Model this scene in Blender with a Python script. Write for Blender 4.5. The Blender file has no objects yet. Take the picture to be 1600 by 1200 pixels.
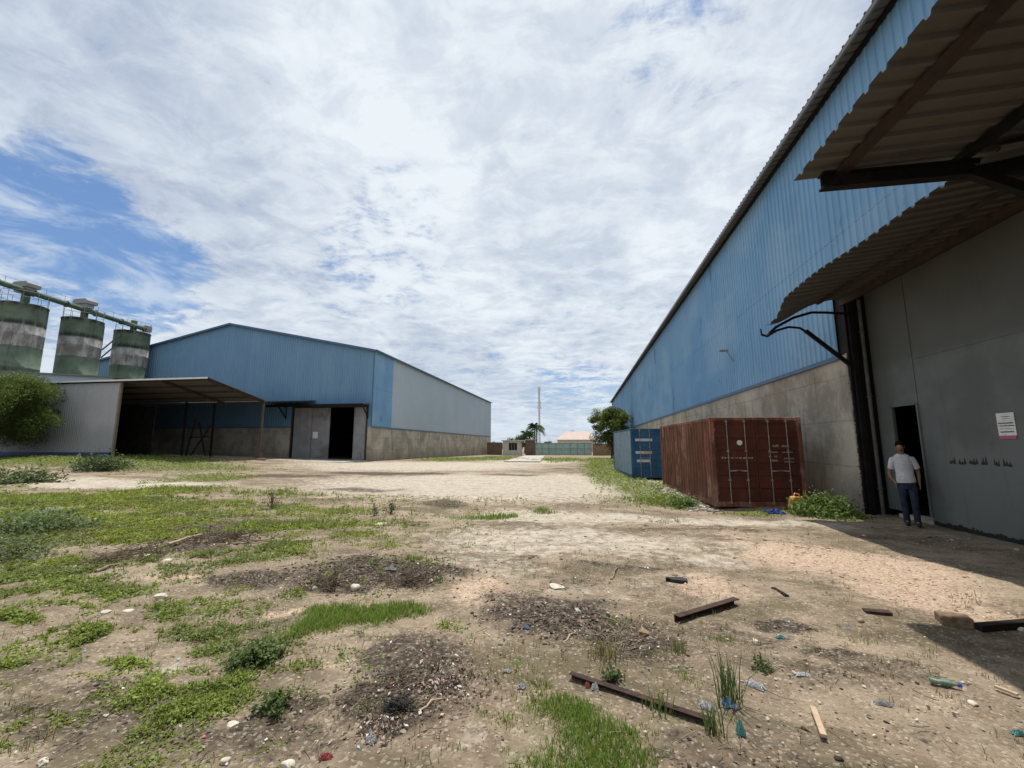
import bpy, bmesh, math, random
import numpy as np
from mathutils import Vector, Matrix
random.seed(7); rng = np.random.default_rng(11)
R = math.radians
scn = bpy.context.scene
COL = scn.collection

# ------------------------------------------------------------------ camera
F = 660.0; CE = 1.72
PITCH = math.atan2(94, F); YAW = math.atan2(110, F/math.cos(PITCH))
fw = Vector((-math.sin(YAW)*math.cos(PITCH), math.cos(YAW)*math.cos(PITCH), math.sin(PITCH)))
rt = Vector((math.cos(YAW), math.sin(YAW), 0)); upv = rt.cross(fw)
cam_d = bpy.data.cameras.new('camera'); cam = bpy.data.objects.new('camera', cam_d); COL.objects.link(cam)
cam.location = (0, 0, CE); cam.rotation_euler = (math.pi/2+PITCH, 0, YAW)
cam_d.sensor_width = 36; cam_d.lens = 36*F/1600; cam_d.clip_start = .05; cam_d.clip_end = 5000
scn.camera = cam
def ray(px, py): return fw*F + rt*(px-800) - upv*(py-600)
def gnd(px, py, z=0.0):
    d = ray(px, py); t = (z-CE)/d.z
    return (d.x*t, d.y*t)

# ------------------------------------------------------------------ light, sky, exposure
SUN_EL = R(77.5); SUN_AZ = R(2.0)          # azimuth measured from +Y toward +X
sun_d = bpy.data.lights.new('sun', 'SUN'); sun = bpy.data.objects.new('sun', sun_d); COL.objects.link(sun)
sun_d.energy = 4.0; sun_d.angle = R(.6); sun_d.color = (1, .955, .88)
sdir = Vector((math.sin(SUN_AZ)*math.cos(SUN_EL), math.cos(SUN_AZ)*math.cos(SUN_EL), math.sin(SUN_EL)))
sun.rotation_euler = sdir.to_track_quat('Z', 'Y').to_euler()
sun.location = (0, 0, 60)
scn.view_settings.view_transform = 'Standard'; scn.view_settings.look = 'None'
scn.view_settings.gamma = 1; scn.view_settings.exposure = .22

class NT:
    """tiny node helper"""
    def __init__(s, tree): s.t = tree; s.n = tree.nodes; s.l = tree.links
    def new(s, typ, ins=None, **kw):
        nd = s.n.new(typ)
        for k, v in kw.items(): setattr(nd, k, v)
        for k, v in (ins or {}).items():
            if hasattr(v, 'is_output') or hasattr(v, 'links'): s.l.new(v, nd.inputs[k])
            else: nd.inputs[k].default_value = v
        return nd
    def math(s, op, a, b=0.0, c=None, clamp=False):
        nd = s.n.new('ShaderNodeMath'); nd.operation = op; nd.use_clamp = clamp
        for i, v in enumerate((a, b) if c is None else (a, b, c)):
            if isinstance(v, (int, float)): nd.inputs[i].default_value = v
            else: s.l.new(v, nd.inputs[i])
        return nd.outputs[0]
    def vmath(s, op, a, b=None):
        nd = s.n.new('ShaderNodeVectorMath'); nd.operation = op
        for i, v in enumerate((a, b)):
            if v is None: continue
            if isinstance(v, (tuple, list, Vector)): nd.inputs[i].default_value = v
            else: s.l.new(v, nd.inputs[i])
        return nd.outputs['Value'] if op in ('DOT_PRODUCT', 'LENGTH') else nd.outputs[0]
    def mix(s, f, a, b, blend='MIX'):
        nd = s.n.new('ShaderNodeMix'); nd.data_type = 'RGBA'; nd.blend_type = blend
        for i, v in ((0, f), (6, a), (7, b)):
            if isinstance(v, (int, float)): nd.inputs[i].default_value = v
            elif isinstance(v, (tuple, list)): nd.inputs[i].default_value = tuple(v)+((1,) if len(v) == 3 else ())
            else: s.l.new(v, nd.inputs[i])
        return nd.outputs[2]
    def ss(s, v, lo, hi, a=0.0, b=1.0):
        nd = s.n.new('ShaderNodeMapRange'); nd.interpolation_type = 'SMOOTHSTEP'
        s.l.new(v, nd.inputs[0])
        for i, x in enumerate((lo, hi, a, b)): nd.inputs[i+1].default_value = x
        return nd.outputs[0]
    def noise(s, vec, scale, detail=4, rough=.55, dist=0.0):
        nd = s.n.new('ShaderNodeTexNoise'); nd.inputs['Scale'].default_value = scale
        nd.inputs['Detail'].default_value = detail; nd.inputs['Roughness'].default_value = rough
        nd.inputs['Distortion'].default_value = dist
        s.l.new(vec, nd.inputs['Vector']); return nd.outputs['Fac']
    def scalev(s, vec, sc, off=(0, 0, 0)):
        nd = s.n.new('ShaderNodeMapping'); s.l.new(vec, nd.inputs['Vector'])
        nd.inputs['Scale'].default_value = sc; nd.inputs['Location'].default_value = off
        return nd.outputs[0]

world = bpy.data.worlds.new('World'); scn.world = world; world.use_nodes = True
w = NT(world.node_tree); w.n.clear()
sky = w.new('ShaderNodeTexSky', sky_type='NISHITA', sun_disc=False, sun_elevation=SUN_EL, sun_rotation=SUN_AZ)
sky.air_density = 1.0; sky.dust_density = .6
d = w.vmath('NORMALIZE', w.new('ShaderNodeTexCoord').outputs['Generated'])
sp = w.new('ShaderNodeSeparateXYZ', {0: d}); dz = sp.outputs[2]
zz = w.math('ADD', w.math('MAXIMUM', dz, 0.0), .13)
P = w.new('ShaderNodeCombineXYZ', {0: w.math('DIVIDE', sp.outputs[0], zz), 1: w.math('DIVIDE', sp.outputs[1], zz)}).outputs[0]
def sblob(px, py, inner, outer):
    v = ray(px, py).normalized()
    return w.ss(w.vmath('DOT_PRODUCT', d, v), math.cos(R(outer)), math.cos(R(inner)))
big = w.noise(w.scalev(P, (.55, .55, 1), (3.1, 1.7, 0)), 1.0, 5, .55, .6)
mot = w.noise(w.scalev(P, (1, 1.25, 1), (7, 2, 0)), 4.6, 8, .66, .45)
fine = w.noise(w.scalev(P, (1.0, 1.0, 1), (1, 9, 0)), 13.0, 7, .65, .5)
hole = w.math('MAXIMUM', sblob(70, 335, 1, 8.5), w.math('MULTIPLY', sblob(205, 430, 1, 8.5), .9))
hole = w.math('MAXIMUM', hole, w.math('MULTIPLY', sblob(-10, 430, 2, 12), .62))
hole = w.math('MAXIMUM', hole, w.math('MULTIPLY', sblob(905, 645, 2, 10), .42))
hole = w.math('MAXIMUM', hole, w.math('MULTIPLY', sblob(610, 370, 1, 11), .40))
hole = w.math('MAXIMUM', hole, w.math('MULTIPLY', sblob(1080, 60, 1, 12), .34))
cov = w.math('ADD', w.math('MULTIPLY', big, .36), w.math('MULTIPLY', mot, .56))
cov = w.math('ADD', cov, w.math('MULTIPLY', fine, .32))
cov = w.math('SUBTRACT', cov, w.math('MULTIPLY', hole, .31))
mask = w.ss(cov, .36, .56)
mask = w.math('MULTIPLY', mask, .94)
# cloud shading: thick greyer parts and thin bright ones
gl = sblob(790, 120, 3, 34)
ul = w.math('MAXIMUM', sblob(150, 120, 8, 34), w.math('MULTIPLY', sblob(450, 420, 3, 16), .35))
big2 = w.noise(w.scalev(P, (1.2, .8, 1), (0, 4, 0)), 1.1, 6, .6, .5)
tone = w.math('ADD', w.math('MULTIPLY', w.ss(big2, .38, .60), .46), w.math('MULTIPLY', w.ss(mot, .40, .62), .36))
tone = w.math('ADD', tone, w.math('MULTIPLY', w.ss(fine, .36, .64), .12))
tone = w.math('ADD', tone, w.math('MULTIPLY', gl, .42))
tone = w.math('SUBTRACT', tone, w.math('MULTIPLY', ul, .22), clamp=True)
cc = w.mix(tone, (4.1, 4.75, 5.8), (7.6, 8.05, 8.4))
blue = w.mix(1.0, sky.outputs[0], (1.0, 1.12, 1.15), 'MULTIPLY')
blue = w.mix(.5, blue, (1.15, 2.3, 5.2))
skyc = w.mix(mask, blue, cc)
lowm = w.ss(dz, .0, .22, .62, 0.0)
hs = w.noise(w.scalev(d, (2.2, 2.2, 7), (4, 4, 4)), 2.6, 7, .62, .6)
skyc = w.mix(w.math('MULTIPLY', w.ss(hs, .42, .66), w.math('MULTIPLY', sblob(40, 385, 4, 22), .7)), skyc, (6.2, 6.9, 7.6))
strk = w.noise(w.scalev(d, (1.5, 1.5, 22)), 2.0, 5, .5, .2)
skyc = w.mix(w.math('MULTIPLY', lowm, w.ss(strk, .35, .62, .35, 1.0)), skyc, (5.6, 6.5, 7.4))
bg = w.new('ShaderNodeBackground', {'Color': skyc, 'Strength': .1})
w.new('ShaderNodeOutputWorld', {'Surface': bg.outputs[0]})

# ------------------------------------------------------------------ helpers: tagging and mesh building
def tag(o, label=None, cat=None, group=None, kind=None):
    if label: o['label'] = label
    if cat: o['category'] = cat
    if group: o['group'] = group
    if kind: o['kind'] = kind
    return o
def thing(name, loc, label, cat, group=None, rotz=0):
    o = bpy.data.objects.new(name, None); COL.objects.link(o); o.location = loc; o.rotation_euler.z = rotz
    o.empty_display_size = .2
    return tag(o, label, cat, group)
def origin(o):
    v = Vector((0, 0, 0))
    while o is not None: v += Vector(o.location); o = o.parent
    return v
def link_mesh(name, me, m, parent=None, loc=None):
    o = bpy.data.objects.new(name, me); COL.objects.link(o)
    if m: me.materials.append(m)
    if parent: o.parent = parent
    if loc: o.location = loc
    return o
class MB:
    def __init__(s): s.v = []; s.f = []; s.sm = []
    def add(s, vs, fs, smooth=False):
        b = len(s.v); s.v += [tuple(x) for x in vs]; s.f += [tuple(i+b for i in f) for f in fs]; s.sm += [smooth]*len(fs); return s
    def box(s, x0, x1, y0, y1, z0, z1, mtx=None):
        vs = [Vector((x, y, z)) for z in (z0, z1) for y in (y0, y1) for x in (x0, x1)]
        if mtx: vs = [mtx @ v for v in vs]
        return s.add(vs, [(0, 2, 3, 1), (4, 5, 7, 6), (0, 1, 5, 4), (1, 3, 7, 5), (3, 2, 6, 7), (2, 0, 4, 6)])
    def bar(s, a, b, wd, ht, up=(0, 0, 1)):
        a = Vector(a); b = Vector(b); t = (b-a).normalized(); sd = t.cross(Vector(up))
        if sd.length < 1e-4: sd = t.cross(Vector((1, 0, 0)))
        sd.normalize(); u = sd.cross(t)
        vs = [p+sd*(i*wd/2)+u*(j*ht/2) for p in (a, b) for i, j in ((-1, -1), (1, -1), (1, 1), (-1, 1))]
        return s.add(vs, [(0, 3, 2, 1), (4, 5, 6, 7), (0, 1, 5, 4), (1, 2, 6, 5), (2, 3, 7, 6), (3, 0, 4, 7)])
    def tube(s, pts, r, n=8, cap=True):
        pts = [Vector(p) for p in pts]; rs = r if isinstance(r, (list, tuple)) else [r]*len(pts)
        vs = []; fs = []; prev = None
        for i, p in enumerate(pts):
            t = (pts[min(i+1, len(pts)-1)]-pts[max(i-1, 0)]).normalized()
            if prev is None:
                u = t.cross(Vector((0, 0, 1)))
                if u.length < .05: u = t.cross(Vector((0, 1, 0)))
            else: u = prev-t*prev.dot(t)
            u.normalize(); prev = u; v = t.cross(u)
            for k in range(n):
                a = 2*math.pi*k/n; vs.append(p+(u*math.cos(a)+v*math.sin(a))*rs[i])
        for i in range(len(pts)-1):
            for k in range(n): fs.append((i*n+k, i*n+(k+1) % n, (i+1)*n+(k+1) % n, (i+1)*n+k))
        s.add(vs, fs, True)
        if cap:
            s.add([vs[k] for k in range(n)], [tuple(range(n))[::-1]]); s.add([vs[-n+k] for k in range(n)], [tuple(range(n))])
        return s
    def lathe(s, prof, cx, cy, n=32):
        vs = [(cx+r*math.cos(2*math.pi*k/n), cy+r*math.sin(2*math.pi*k/n), z) for r, z in prof for k in range(n)]
        fs = [(i*n+k, i*n+(k+1) % n, (i+1)*n+(k+1) % n, (i+1)*n+k) for i in range(len(prof)-1) for k in range(n)]
        return s.add(vs, fs, True)
    def prism(s, poly, ax, a0, a1):
        """poly in the two other axes extruded along ax ('x','y','z')"""
        def mk(p, a): return {'x': (a, p[0], p[1]), 'y': (p[0], a, p[1]), 'z': (p[0], p[1], a)}[ax]
        n = len(poly); vs = [mk(p, a0) for p in poly]+[mk(p, a1) for p in poly]
        return s.add(vs, [tuple(range(n))[::-1], tuple(range(n, 2*n))]+[(i, (i+1) % n, n+(i+1) % n, n+i) for i in range(n)])
    def sheet(s, o, u, v, L, H, pitch=.27, depth=.035, side=1, nv=1, top=None, warp=None):
        """trapezoid profiled sheet: ribs repeat along u, run along v; H may be a function of distance along u"""
        o = Vector(o); u = Vector(u).normalized(); v = Vector(v).normalized(); n = u.cross(v)*side
        prof = []; x = 0.0
        while x < L-1e-6:
            for dx, dd in ((0, 0), (pitch*.66, 0), (pitch*.74, 1), (pitch*.92, 1)):
                if x+dx <= L: prof.append((x+dx, dd*depth))
            x += pitch
        prof.append((L, 0))
        vs = []; fs = []
        for (a, dd) in prof:
            h = H(a) if callable(H) else H
            for j in range(nv+1):
                p = o+u*a+n*dd+v*(h*j/nv)
                if warp: p = Vector(warp(p))
                vs.append(p)
        m = nv+1
        for i in range(len(prof)-1):
            for j in range(nv): fs.append((i*m+j, (i+1)*m+j, (i+1)*m+j+1, i*m+j+1))
        return s.add(vs, fs)
    def build(s, name, m, parent=None, loc=None, bevel=0):
        og = origin(parent) if parent else Vector(loc or (0, 0, 0))
        me = bpy.data.meshes.new(name); me.from_pydata([tuple(Vector(x)-og) for x in s.v], [], s.f)
        me.polygons.foreach_set('use_smooth', s.sm); me.update()
        o = link_mesh(name, me, m, parent, None if parent else og)
        if bevel:
            b = o.modifiers.new('bevel', 'BEVEL'); b.width = bevel; b.segments = 2; b.limit_method = 'ANGLE'
        return o
def np_mesh(name, verts, faces, m, parent=None, loc=(0, 0, 0), cols=None, smooth=False):
    """faces: (n,k) int array or list of arrays"""
    me = bpy.data.meshes.new(name); fl = faces if isinstance(faces, list) else [faces]
    me.vertices.add(len(verts)); me.vertices.foreach_set('co', np.asarray(verts-np.array(loc), dtype=np.float32).ravel())
    tot = sum(f.size for f in fl); me.loops.add(tot); me.loops.foreach_set('vertex_index', np.concatenate([f.ravel() for f in fl]).astype(np.int32))
    ls = []; b = 0
    for f in fl:
        ls.append(b+np.arange(len(f))*f.shape[1]); b += f.size
    me.polygons.add(sum(len(f) for f in fl)); me.polygons.foreach_set('loop_start', np.concatenate(ls).astype(np.int32))
    if smooth: me.polygons.foreach_set('use_smooth', np.ones(len(me.polygons), dtype=bool))
    me.update(calc_edges=True)
    if cols is not None:
        a = me.color_attributes.new('col', 'FLOAT_COLOR', 'POINT'); a.data.foreach_set('color', np.asarray(cols, dtype=np.float32).ravel())
    o = link_mesh(name, me, m, parent)
    if parent is None: o.location = loc
    return o

# ------------------------------------------------------------------ materials
def material(name):
    m = bpy.data.materials.new(name); m.use_nodes = True
    t = NT(m.node_tree); bs = t.n['Principled BSDF']; t.bs = bs; t.m = m
    t.obj = t.new('ShaderNodeTexCoord').outputs['Object']; t.pos = t.new('ShaderNodeNewGeometry').outputs['Position']
    return t
def setc(t, c, rough=.6, metal=0, spec=.5, bump=None, bs=.3, bd=.02):
    if isinstance(c, tuple): t.bs.inputs['Base Color'].default_value = c+((1,) if len(c) == 3 else ())
    else: t.l.new(c, t.bs.inputs['Base Color'])
    if isinstance(rough, (int, float)): t.bs.inputs['Roughness'].default_value = rough
    else: t.l.new(rough, t.bs.inputs['Roughness'])
    t.bs.inputs['Metallic'].default_value = metal; t.bs.inputs['Specular IOR Level'].default_value = spec
    if bump is not None:
        b = t.new('ShaderNodeBump', {'Height': bump, 'Strength': bs, 'Distance': bd}); t.l.new(b.outputs[0], t.bs.inputs['Normal'])
    return t.m
def mottled(name, c1, c2, scale=4, rough=.7, c3=None, fine=40, metal=0, spec=.4, bs=.3, bd=.01, stretch=(1, 1, 1)):
    t = material(name); v = t.scalev(t.pos, stretch)
    n = t.noise(v, scale, 6, .65); c = t.mix(t.ss(n, .35, .65), c1, c2)
    if c3: c = t.mix(t.ss(t.noise(v, scale*.37, 5, .7), .56, .66), c, c3)
    return setc(t, c, rough, metal, spec, t.noise(t.pos, fine, 5, .6), bs, bd)
def painted_sheet(name, base, light, stain, zlow=None, fade=.5, drip=False):
    """profiled steel paint: fading, vertical streaks, lap seams and dirt, all fixed to the sheet"""
    t = material(name)
    n = t.noise(t.scalev(t.pos, (.22, .22, .3)), 1, 5, .6); c = t.mix(t.ss(n, .36, .64, 0, fade), base, light)
    st = t.noise(t.scalev(t.pos, (3.2, 3.2, .18)), 1, 6, .7)
    c = t.mix(t.ss(st, .46, .75, 0, .35), c, stain)
    st2 = t.noise(t.scalev(t.pos, (9, 9, .5), (4, 2, 1)), 1, 4, .6)
    c = t.mix(t.ss(st2, .58, .78, 0, .30), c, light)
    # every sheet about a metre wide has aged on its own
    sp = t.new('ShaderNodeSeparateXYZ', {0: t.pos})
    idx = t.math('FLOOR', t.math('DIVIDE', t.math('ADD', sp.outputs[0], sp.outputs[1]), 1.08))
    wn = t.new('ShaderNodeTexWhiteNoise', noise_dimensions='1D'); t.l.new(idx, wn.inputs['W'])
    c = t.mix(t.math('MULTIPLY', wn.outputs['Value'], .16), c, stain)
    if zlow is not None:
        n3 = t.noise(t.scalev(t.pos, (.8, .8, .25), (5, 5, 5)), 1, 5, .6)
        zz = t.ss(t.math('ADD', sp.outputs[2], t.math('MULTIPLY', n3, -2.4)), zlow, zlow+1.6, .55, 0)
        c = t.mix(zz, c, stain)
    if drip:
        dn = t.noise(t.scalev(t.pos, (.9, .55, .16), (3, 1, 8)), 1, 6, .75); c = t.mix(t.ss(dn, .60, .68, 0, .6), c, (.03, .085, .22))
        lp_ = t.math('FRACT', t.math('DIVIDE', t.math('ADD', sp.outputs[2], .55), 3.9)); c = t.mix(t.math('MULTIPLY', t.math('LESS_THAN', lp_, .006), .5), c, (.04, .07, .11))
        dn2 = t.noise(t.scalev(t.pos, (.3, .18, .25), (8, 1, 2)), 1, 5, .6); c = t.mix(t.ss(dn2, .48, .58, 0, .3), c, (.33, .47, .58))
    return setc(t, c, .55, 0, .35, t.noise(t.pos, 3, 3), .08, .02)
M = {}
M['blue'] = painted_sheet('blue_cladding', (.165, .34, .53), (.255, .43, .60), (.09, .19, .33), drip=True)
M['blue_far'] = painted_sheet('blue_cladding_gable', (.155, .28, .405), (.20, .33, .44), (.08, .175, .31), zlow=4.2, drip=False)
M['bluegrey'] = painted_sheet('faded_blue_cladding', (.42, .49, .54), (.49, .55, .59), (.31, .39, .46))
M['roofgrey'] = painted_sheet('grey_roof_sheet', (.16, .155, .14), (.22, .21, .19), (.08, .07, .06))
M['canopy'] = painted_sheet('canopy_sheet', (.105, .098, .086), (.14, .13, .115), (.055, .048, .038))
M['whitesheet'] = painted_sheet('white_sheet', (.42, .42, .43), (.50, .50, .51), (.28, .28, .28), zlow=.9)
M['flash_blue'] = mottled('blue_flashing', (.05, .11, .19), (.07, .14, .22), 2, .5)
M['plinth_blue'] = mottled('blue_plinth', (.012, .04, .17), (.02, .06, .22), 1.5, .6)
M['dark_steel'] = mottled('dark_steel', (.007, .006, .006), (.014, .011, .010), 3, .7, (.022, .014, .01), spec=.2)
M['brown_steel'] = mottled('rusty_brown_steel', (.030, .018, .013), (.05, .028, .02), 4, .7, (.02, .013, .01))
M['black'] = mottled('black_rubber', (.012, .012, .012), (.02, .02, .02), 6, .6)
def concrete():
    t = material('weathered_concrete')
    n = t.noise(t.pos, .55, 8, .72, .4); c = t.mix(t.ss(n, .38, .62), (.28, .252, .20), (.48, .44, .36))
    n2 = t.noise(t.scalev(t.pos, (1, 1, .8), (3, 3, 3)), 3.5, 6, .7); c = t.mix(t.ss(n2, .5, .7, 0, .5), c, (.50, .46, .385))
    st = t.noise(t.scalev(t.pos, (2.5, 2.5, .22)), 1, 6, .7); c = t.mix(t.ss(st, .52, .72, 0, .6), c, (.085, .075, .06))
    sp = t.new('ShaderNodeSeparateXYZ', {0: t.pos})
    # formwork lifts
    zf = t.math('FRACT', t.math('DIVIDE', t.math('ADD', sp.outputs[2], t.math('MULTIPLY', n, .10)), 1.18))
    ln = t.math('MULTIPLY', t.math('LESS_THAN', zf, .035), t.ss(n2, .35, .6, .1, .6)); c = t.mix(t.math('MULTIPLY', ln, .6), c, (.09, .08, .065))
    # damp stain with an uneven upper edge above the ground
    zw = t.ss(t.math('ADD', sp.outputs[2], t.math('MULTIPLY', t.noise(t.scalev(t.pos, (1, 1, .4)), .7, 5, .7), -2.2)), -.9, .5, .5, 0)
    c = t.mix(zw, c, (.17, .15, .115))
    h = t.math('ADD', t.noise(t.pos, 14, 8, .7), t.math('MULTIPLY', ln, -.6))
    return setc(t, c, .9, 0, .2, h, .55, .03)
M['concrete'] = concrete()
M['concrete_floor'] = mottled('pale_concrete', (.34, .31, .26), (.50, .47, .41), 1.2, .9, (.22, .2, .17), 18)
def doorpaint():
    t = material('grey_door_paint')
    n = t.noise(t.pos, .55, 6, .6); c = t.mix(t.ss(n, .38, .62), (.10, .108, .10), (.14, .15, .142))
    sp = t.new('ShaderNodeSeparateXYZ', {0: t.pos})
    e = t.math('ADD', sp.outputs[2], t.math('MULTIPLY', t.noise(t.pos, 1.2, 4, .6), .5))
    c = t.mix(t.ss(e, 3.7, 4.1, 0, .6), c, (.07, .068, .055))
    st = t.noise(t.scalev(t.pos, (4, 4, .3)), 1, 5, .7); c = t.mix(t.ss(st, .55, .75, 0, .35), c, (.07, .06, .045))
    return setc(t, c, .6, 0, .35, t.noise(t.pos, 2.5, 4), .2, .02)
M['door'] = doorpaint()
M['doorfar'] = mottled('far_door_paint', (.20, .20, .20), (.26, .26, .265), 1, .6, (.15, .14, .13))
def rusted(name, c1, c2, rust, th=.56, pl_=(.42, .28, .23)):
    t = material(name)
    n = t.noise(t.pos, 1.3, 6, .65); c = t.mix(t.ss(n, .35, .65), c1, c2)
    st = t.noise(t.scalev(t.pos, (5, 5, .5)), 1, 7, .7); c = t.mix(t.ss(st, th-.08, th+.1, 0, .8), c, rust)
    ch = t.noise(t.pos, 7, 7, .75); c = t.mix(t.ss(ch, .6, .66, 0, .8), c, (.045, .02, .012))
    pale = t.noise(t.scalev(t.pos, (2, 2, .7), (9, 1, 4)), 1.1, 6, .7); c = t.mix(t.ss(pale, .52, .70, 0, .6), c, pl_)
    return setc(t, c, .75, 0, .3, t.noise(t.pos, 25, 5), .25, .01)
M['red'] = rusted('red_container_paint', (.16, .045, .027), (.33, .135, .085), (.10, .05, .028), .46, (.48, .33, .27))
M['reddoor'] = rusted('shaded_red_door_paint', (.075, .02, .013), (.11, .029, .018), (.06, .025, .014), .56, (.19, .07, .045))  # container red darkened for the shade on its door end
M['cblue'] = rusted('blue_container_paint', (.02, .075, .15), (.035, .11, .20), (.03, .045, .06), .62, (.06, .14, .22))
M['cgrey'] = rusted('pale_blue_container_paint', (.20, .28, .34), (.27, .35, .40), (.18, .2, .2), .64, (.36, .43, .46))
M['galv'] = mottled('galvanised_rod', (.20, .16, .14), (.32, .27, .24), 8, .5, (.12, .07, .05))
M['white'] = mottled('white_paint', (.62, .62, .60), (.76, .75, .72), 9, .6)
M['cream'] = mottled('cream_paint', (.5, .48, .42), (.62, .6, .53), 2, .7)
M['teal'] = mottled('teal_gate_paint', (.28, .45, .40), (.36, .52, .47), 1, .6)
M['brickpier'] = mottled('brown_render', (.13, .09, .065), (.18, .13, .10), 2, .8)
M['tilepink'] = mottled('pink_tile_roof', (.42, .33, .28), (.5, .41, .35), 1.5, .8)
M['bark'] = mottled('bark', (.06, .045, .032), (.12, .09, .065), 8, .9)
M['rust'] = mottled('rust', (.026, .014, .010), (.065, .033, .022), 12, .85, (.02, .012, .009), 60)
M['wood'] = mottled('raw_wood', (.36, .26, .17), (.48, .36, .25), 10, .85, stretch=(1, 1, .3))
M['drywood'] = mottled('grey_dry_wood', (.16, .125, .09), (.26, .21, .16), 10, .9)
M['darkwood'] = mottled('dark_dead_wood', (.07, .05, .035), (.14, .10, .07), 10, .9)
M['wornpaint'] = mottled('worn_lettering', (.22, .13, .11), (.46, .38, .34), 40, .8)
M['clay'] = mottled('clay_block', (.22, .15, .09), (.33, .24, .155), 6, .9, (.12, .085, .055))
M['stone'] = mottled('pale_stone', (.42, .38, .31), (.62, .57, .48), 9, .9)
M['plastic_white'] = mottled('thin_white_plastic', (.55, .55, .55), (.75, .75, .76), 12, .35)
M['plastic_teal'] = mottled('teal_plastic', (.12, .38, .36), (.22, .5, .47), 12, .35)
M['plastic_blue'] = mottled('blue_plastic', (.02, .05, .30), (.04, .10, .45), 12, .35)
M['plastic_paleblue'] = mottled('pale_blue_plastic', (.22, .40, .55), (.35, .52, .66), 12, .35)
M['plastic_green'] = mottled('green_plastic', (.07, .15, .09), (.22, .30, .22), 30, .5, (.3, .27, .2))
M['plastic_pink'] = mottled('pink_wrapper', (.55, .13, .12), (.65, .22, .2), 12, .5)
M['plastic_orange'] = mottled('orange_plastic', (.55, .24, .06), (.68, .36, .12), 12, .5)
def leafmat(name, tr=.35, rough=.55):
    m = bpy.data.materials.new(name); m.use_nodes = True; t = NT(m.node_tree); t.n.clear()
    a = t.new('ShaderNodeAttribute', attribute_name='col').outputs['Color']
    df = t.new('ShaderNodeBsdfPrincipled', {'Base Color': a, 'Roughness': rough, 'Specular IOR Level': .3})
    tl = t.new('ShaderNodeBsdfTranslucent', {'Color': t.mix(1.0, a, (1.25, 1.15, .6), 'MULTIPLY')})
    mx = t.new('ShaderNodeMixShader', {0: tr, 1: df.outputs[0], 2: tl.outputs[0]})
    t.new('ShaderNodeOutputMaterial', {'Surface': mx.outputs[0]}); return m
M['leaf'] = leafmat('leaves')
def colmat(name, rough=.85):
    m = bpy.data.materials.new(name); m.use_nodes = True; t = NT(m.node_tree)
    a = t.new('ShaderNodeAttribute', attribute_name='col').outputs['Color']; b = t.n['Principled BSDF']
    t.l.new(a, b.inputs['Base Color']); b.inputs['Roughness'].default_value = rough; b.inputs['Specular IOR Level'].default_value = .25
    return m
M['gravel'] = colmat('gravel_stones'); M['litter'] = colmat('litter_bits', .45)

# ------------------------------------------------------------------ ground: height, masks
def vnoise(x, y, seed):
    xi = np.floor(x).astype(np.int64); yi = np.floor(y).astype(np.int64); fx = x-xi; fy = y-yi
    fx = fx*fx*(3-2*fx); fy = fy*fy*(3-2*fy)
    def h(a, b):
        n = (a*374761393+b*668265263+seed*1442695041) & 0xffffffff
        n = ((n ^ (n >> 13))*1274126177) & 0xffffffff
        return ((n ^ (n >> 16)) & 0xffff)/65535.0
    return (h(xi, yi)*(1-fx)+h(xi+1, yi)*fx)*(1-fy)+(h(xi, yi+1)*(1-fx)+h(xi+1, yi+1)*fx)*fy
def fbm(x, y, sc, oc, seed, g=.5):
    t = 0; a = 1; n = 0
    for i in range(oc):
        t = t+a*vnoise(x*sc*2**i+i*17.3, y*sc*2**i-i*9.1, seed+i); n += a; a *= g
    return t/n
def sst(v, a, b):
    t = np.clip((v-a)/(b-a), 0, 1); return t*t*(3-2*t)
def patch_w(px, py, hw, hh, rot=0):
    cx, cy = gnd(px, py); ax, ay = gnd(px+hw, py); x0, y0 = gnd(px, py-hh); x1, y1 = gnd(px, py+hh)
    return (cx, (y0+y1)/2, max(.06, math.hypot(ax-cx, ay-cy)), max(.06, abs(y0-y1)/2), rot)
def masksum(x, y, patches, soft=.55, warp=.35, seed=3):
    wx = x+(fbm(x, y, .9, 4, seed)-.5)*2*warp*(1+np.abs(y)*.05); wy = y+(fbm(x, y, .9, 4, seed+50)-.5)*2*warp*(1+np.abs(y)*.07)
    m = np.zeros_like(x)
    for (cx, cy, rx, ry, rot), s in patches:
        dx = wx-cx; dy = wy-cy; c = math.cos(rot); sn = math.sin(rot)
        q = np.sqrt(((dx*c+dy*sn)/rx)**2+((-dx*sn+dy*c)/ry)**2)
        m = np.maximum(m, s*(1-sst(q, 1-soft, 1+soft*.6)))
    return m
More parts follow.
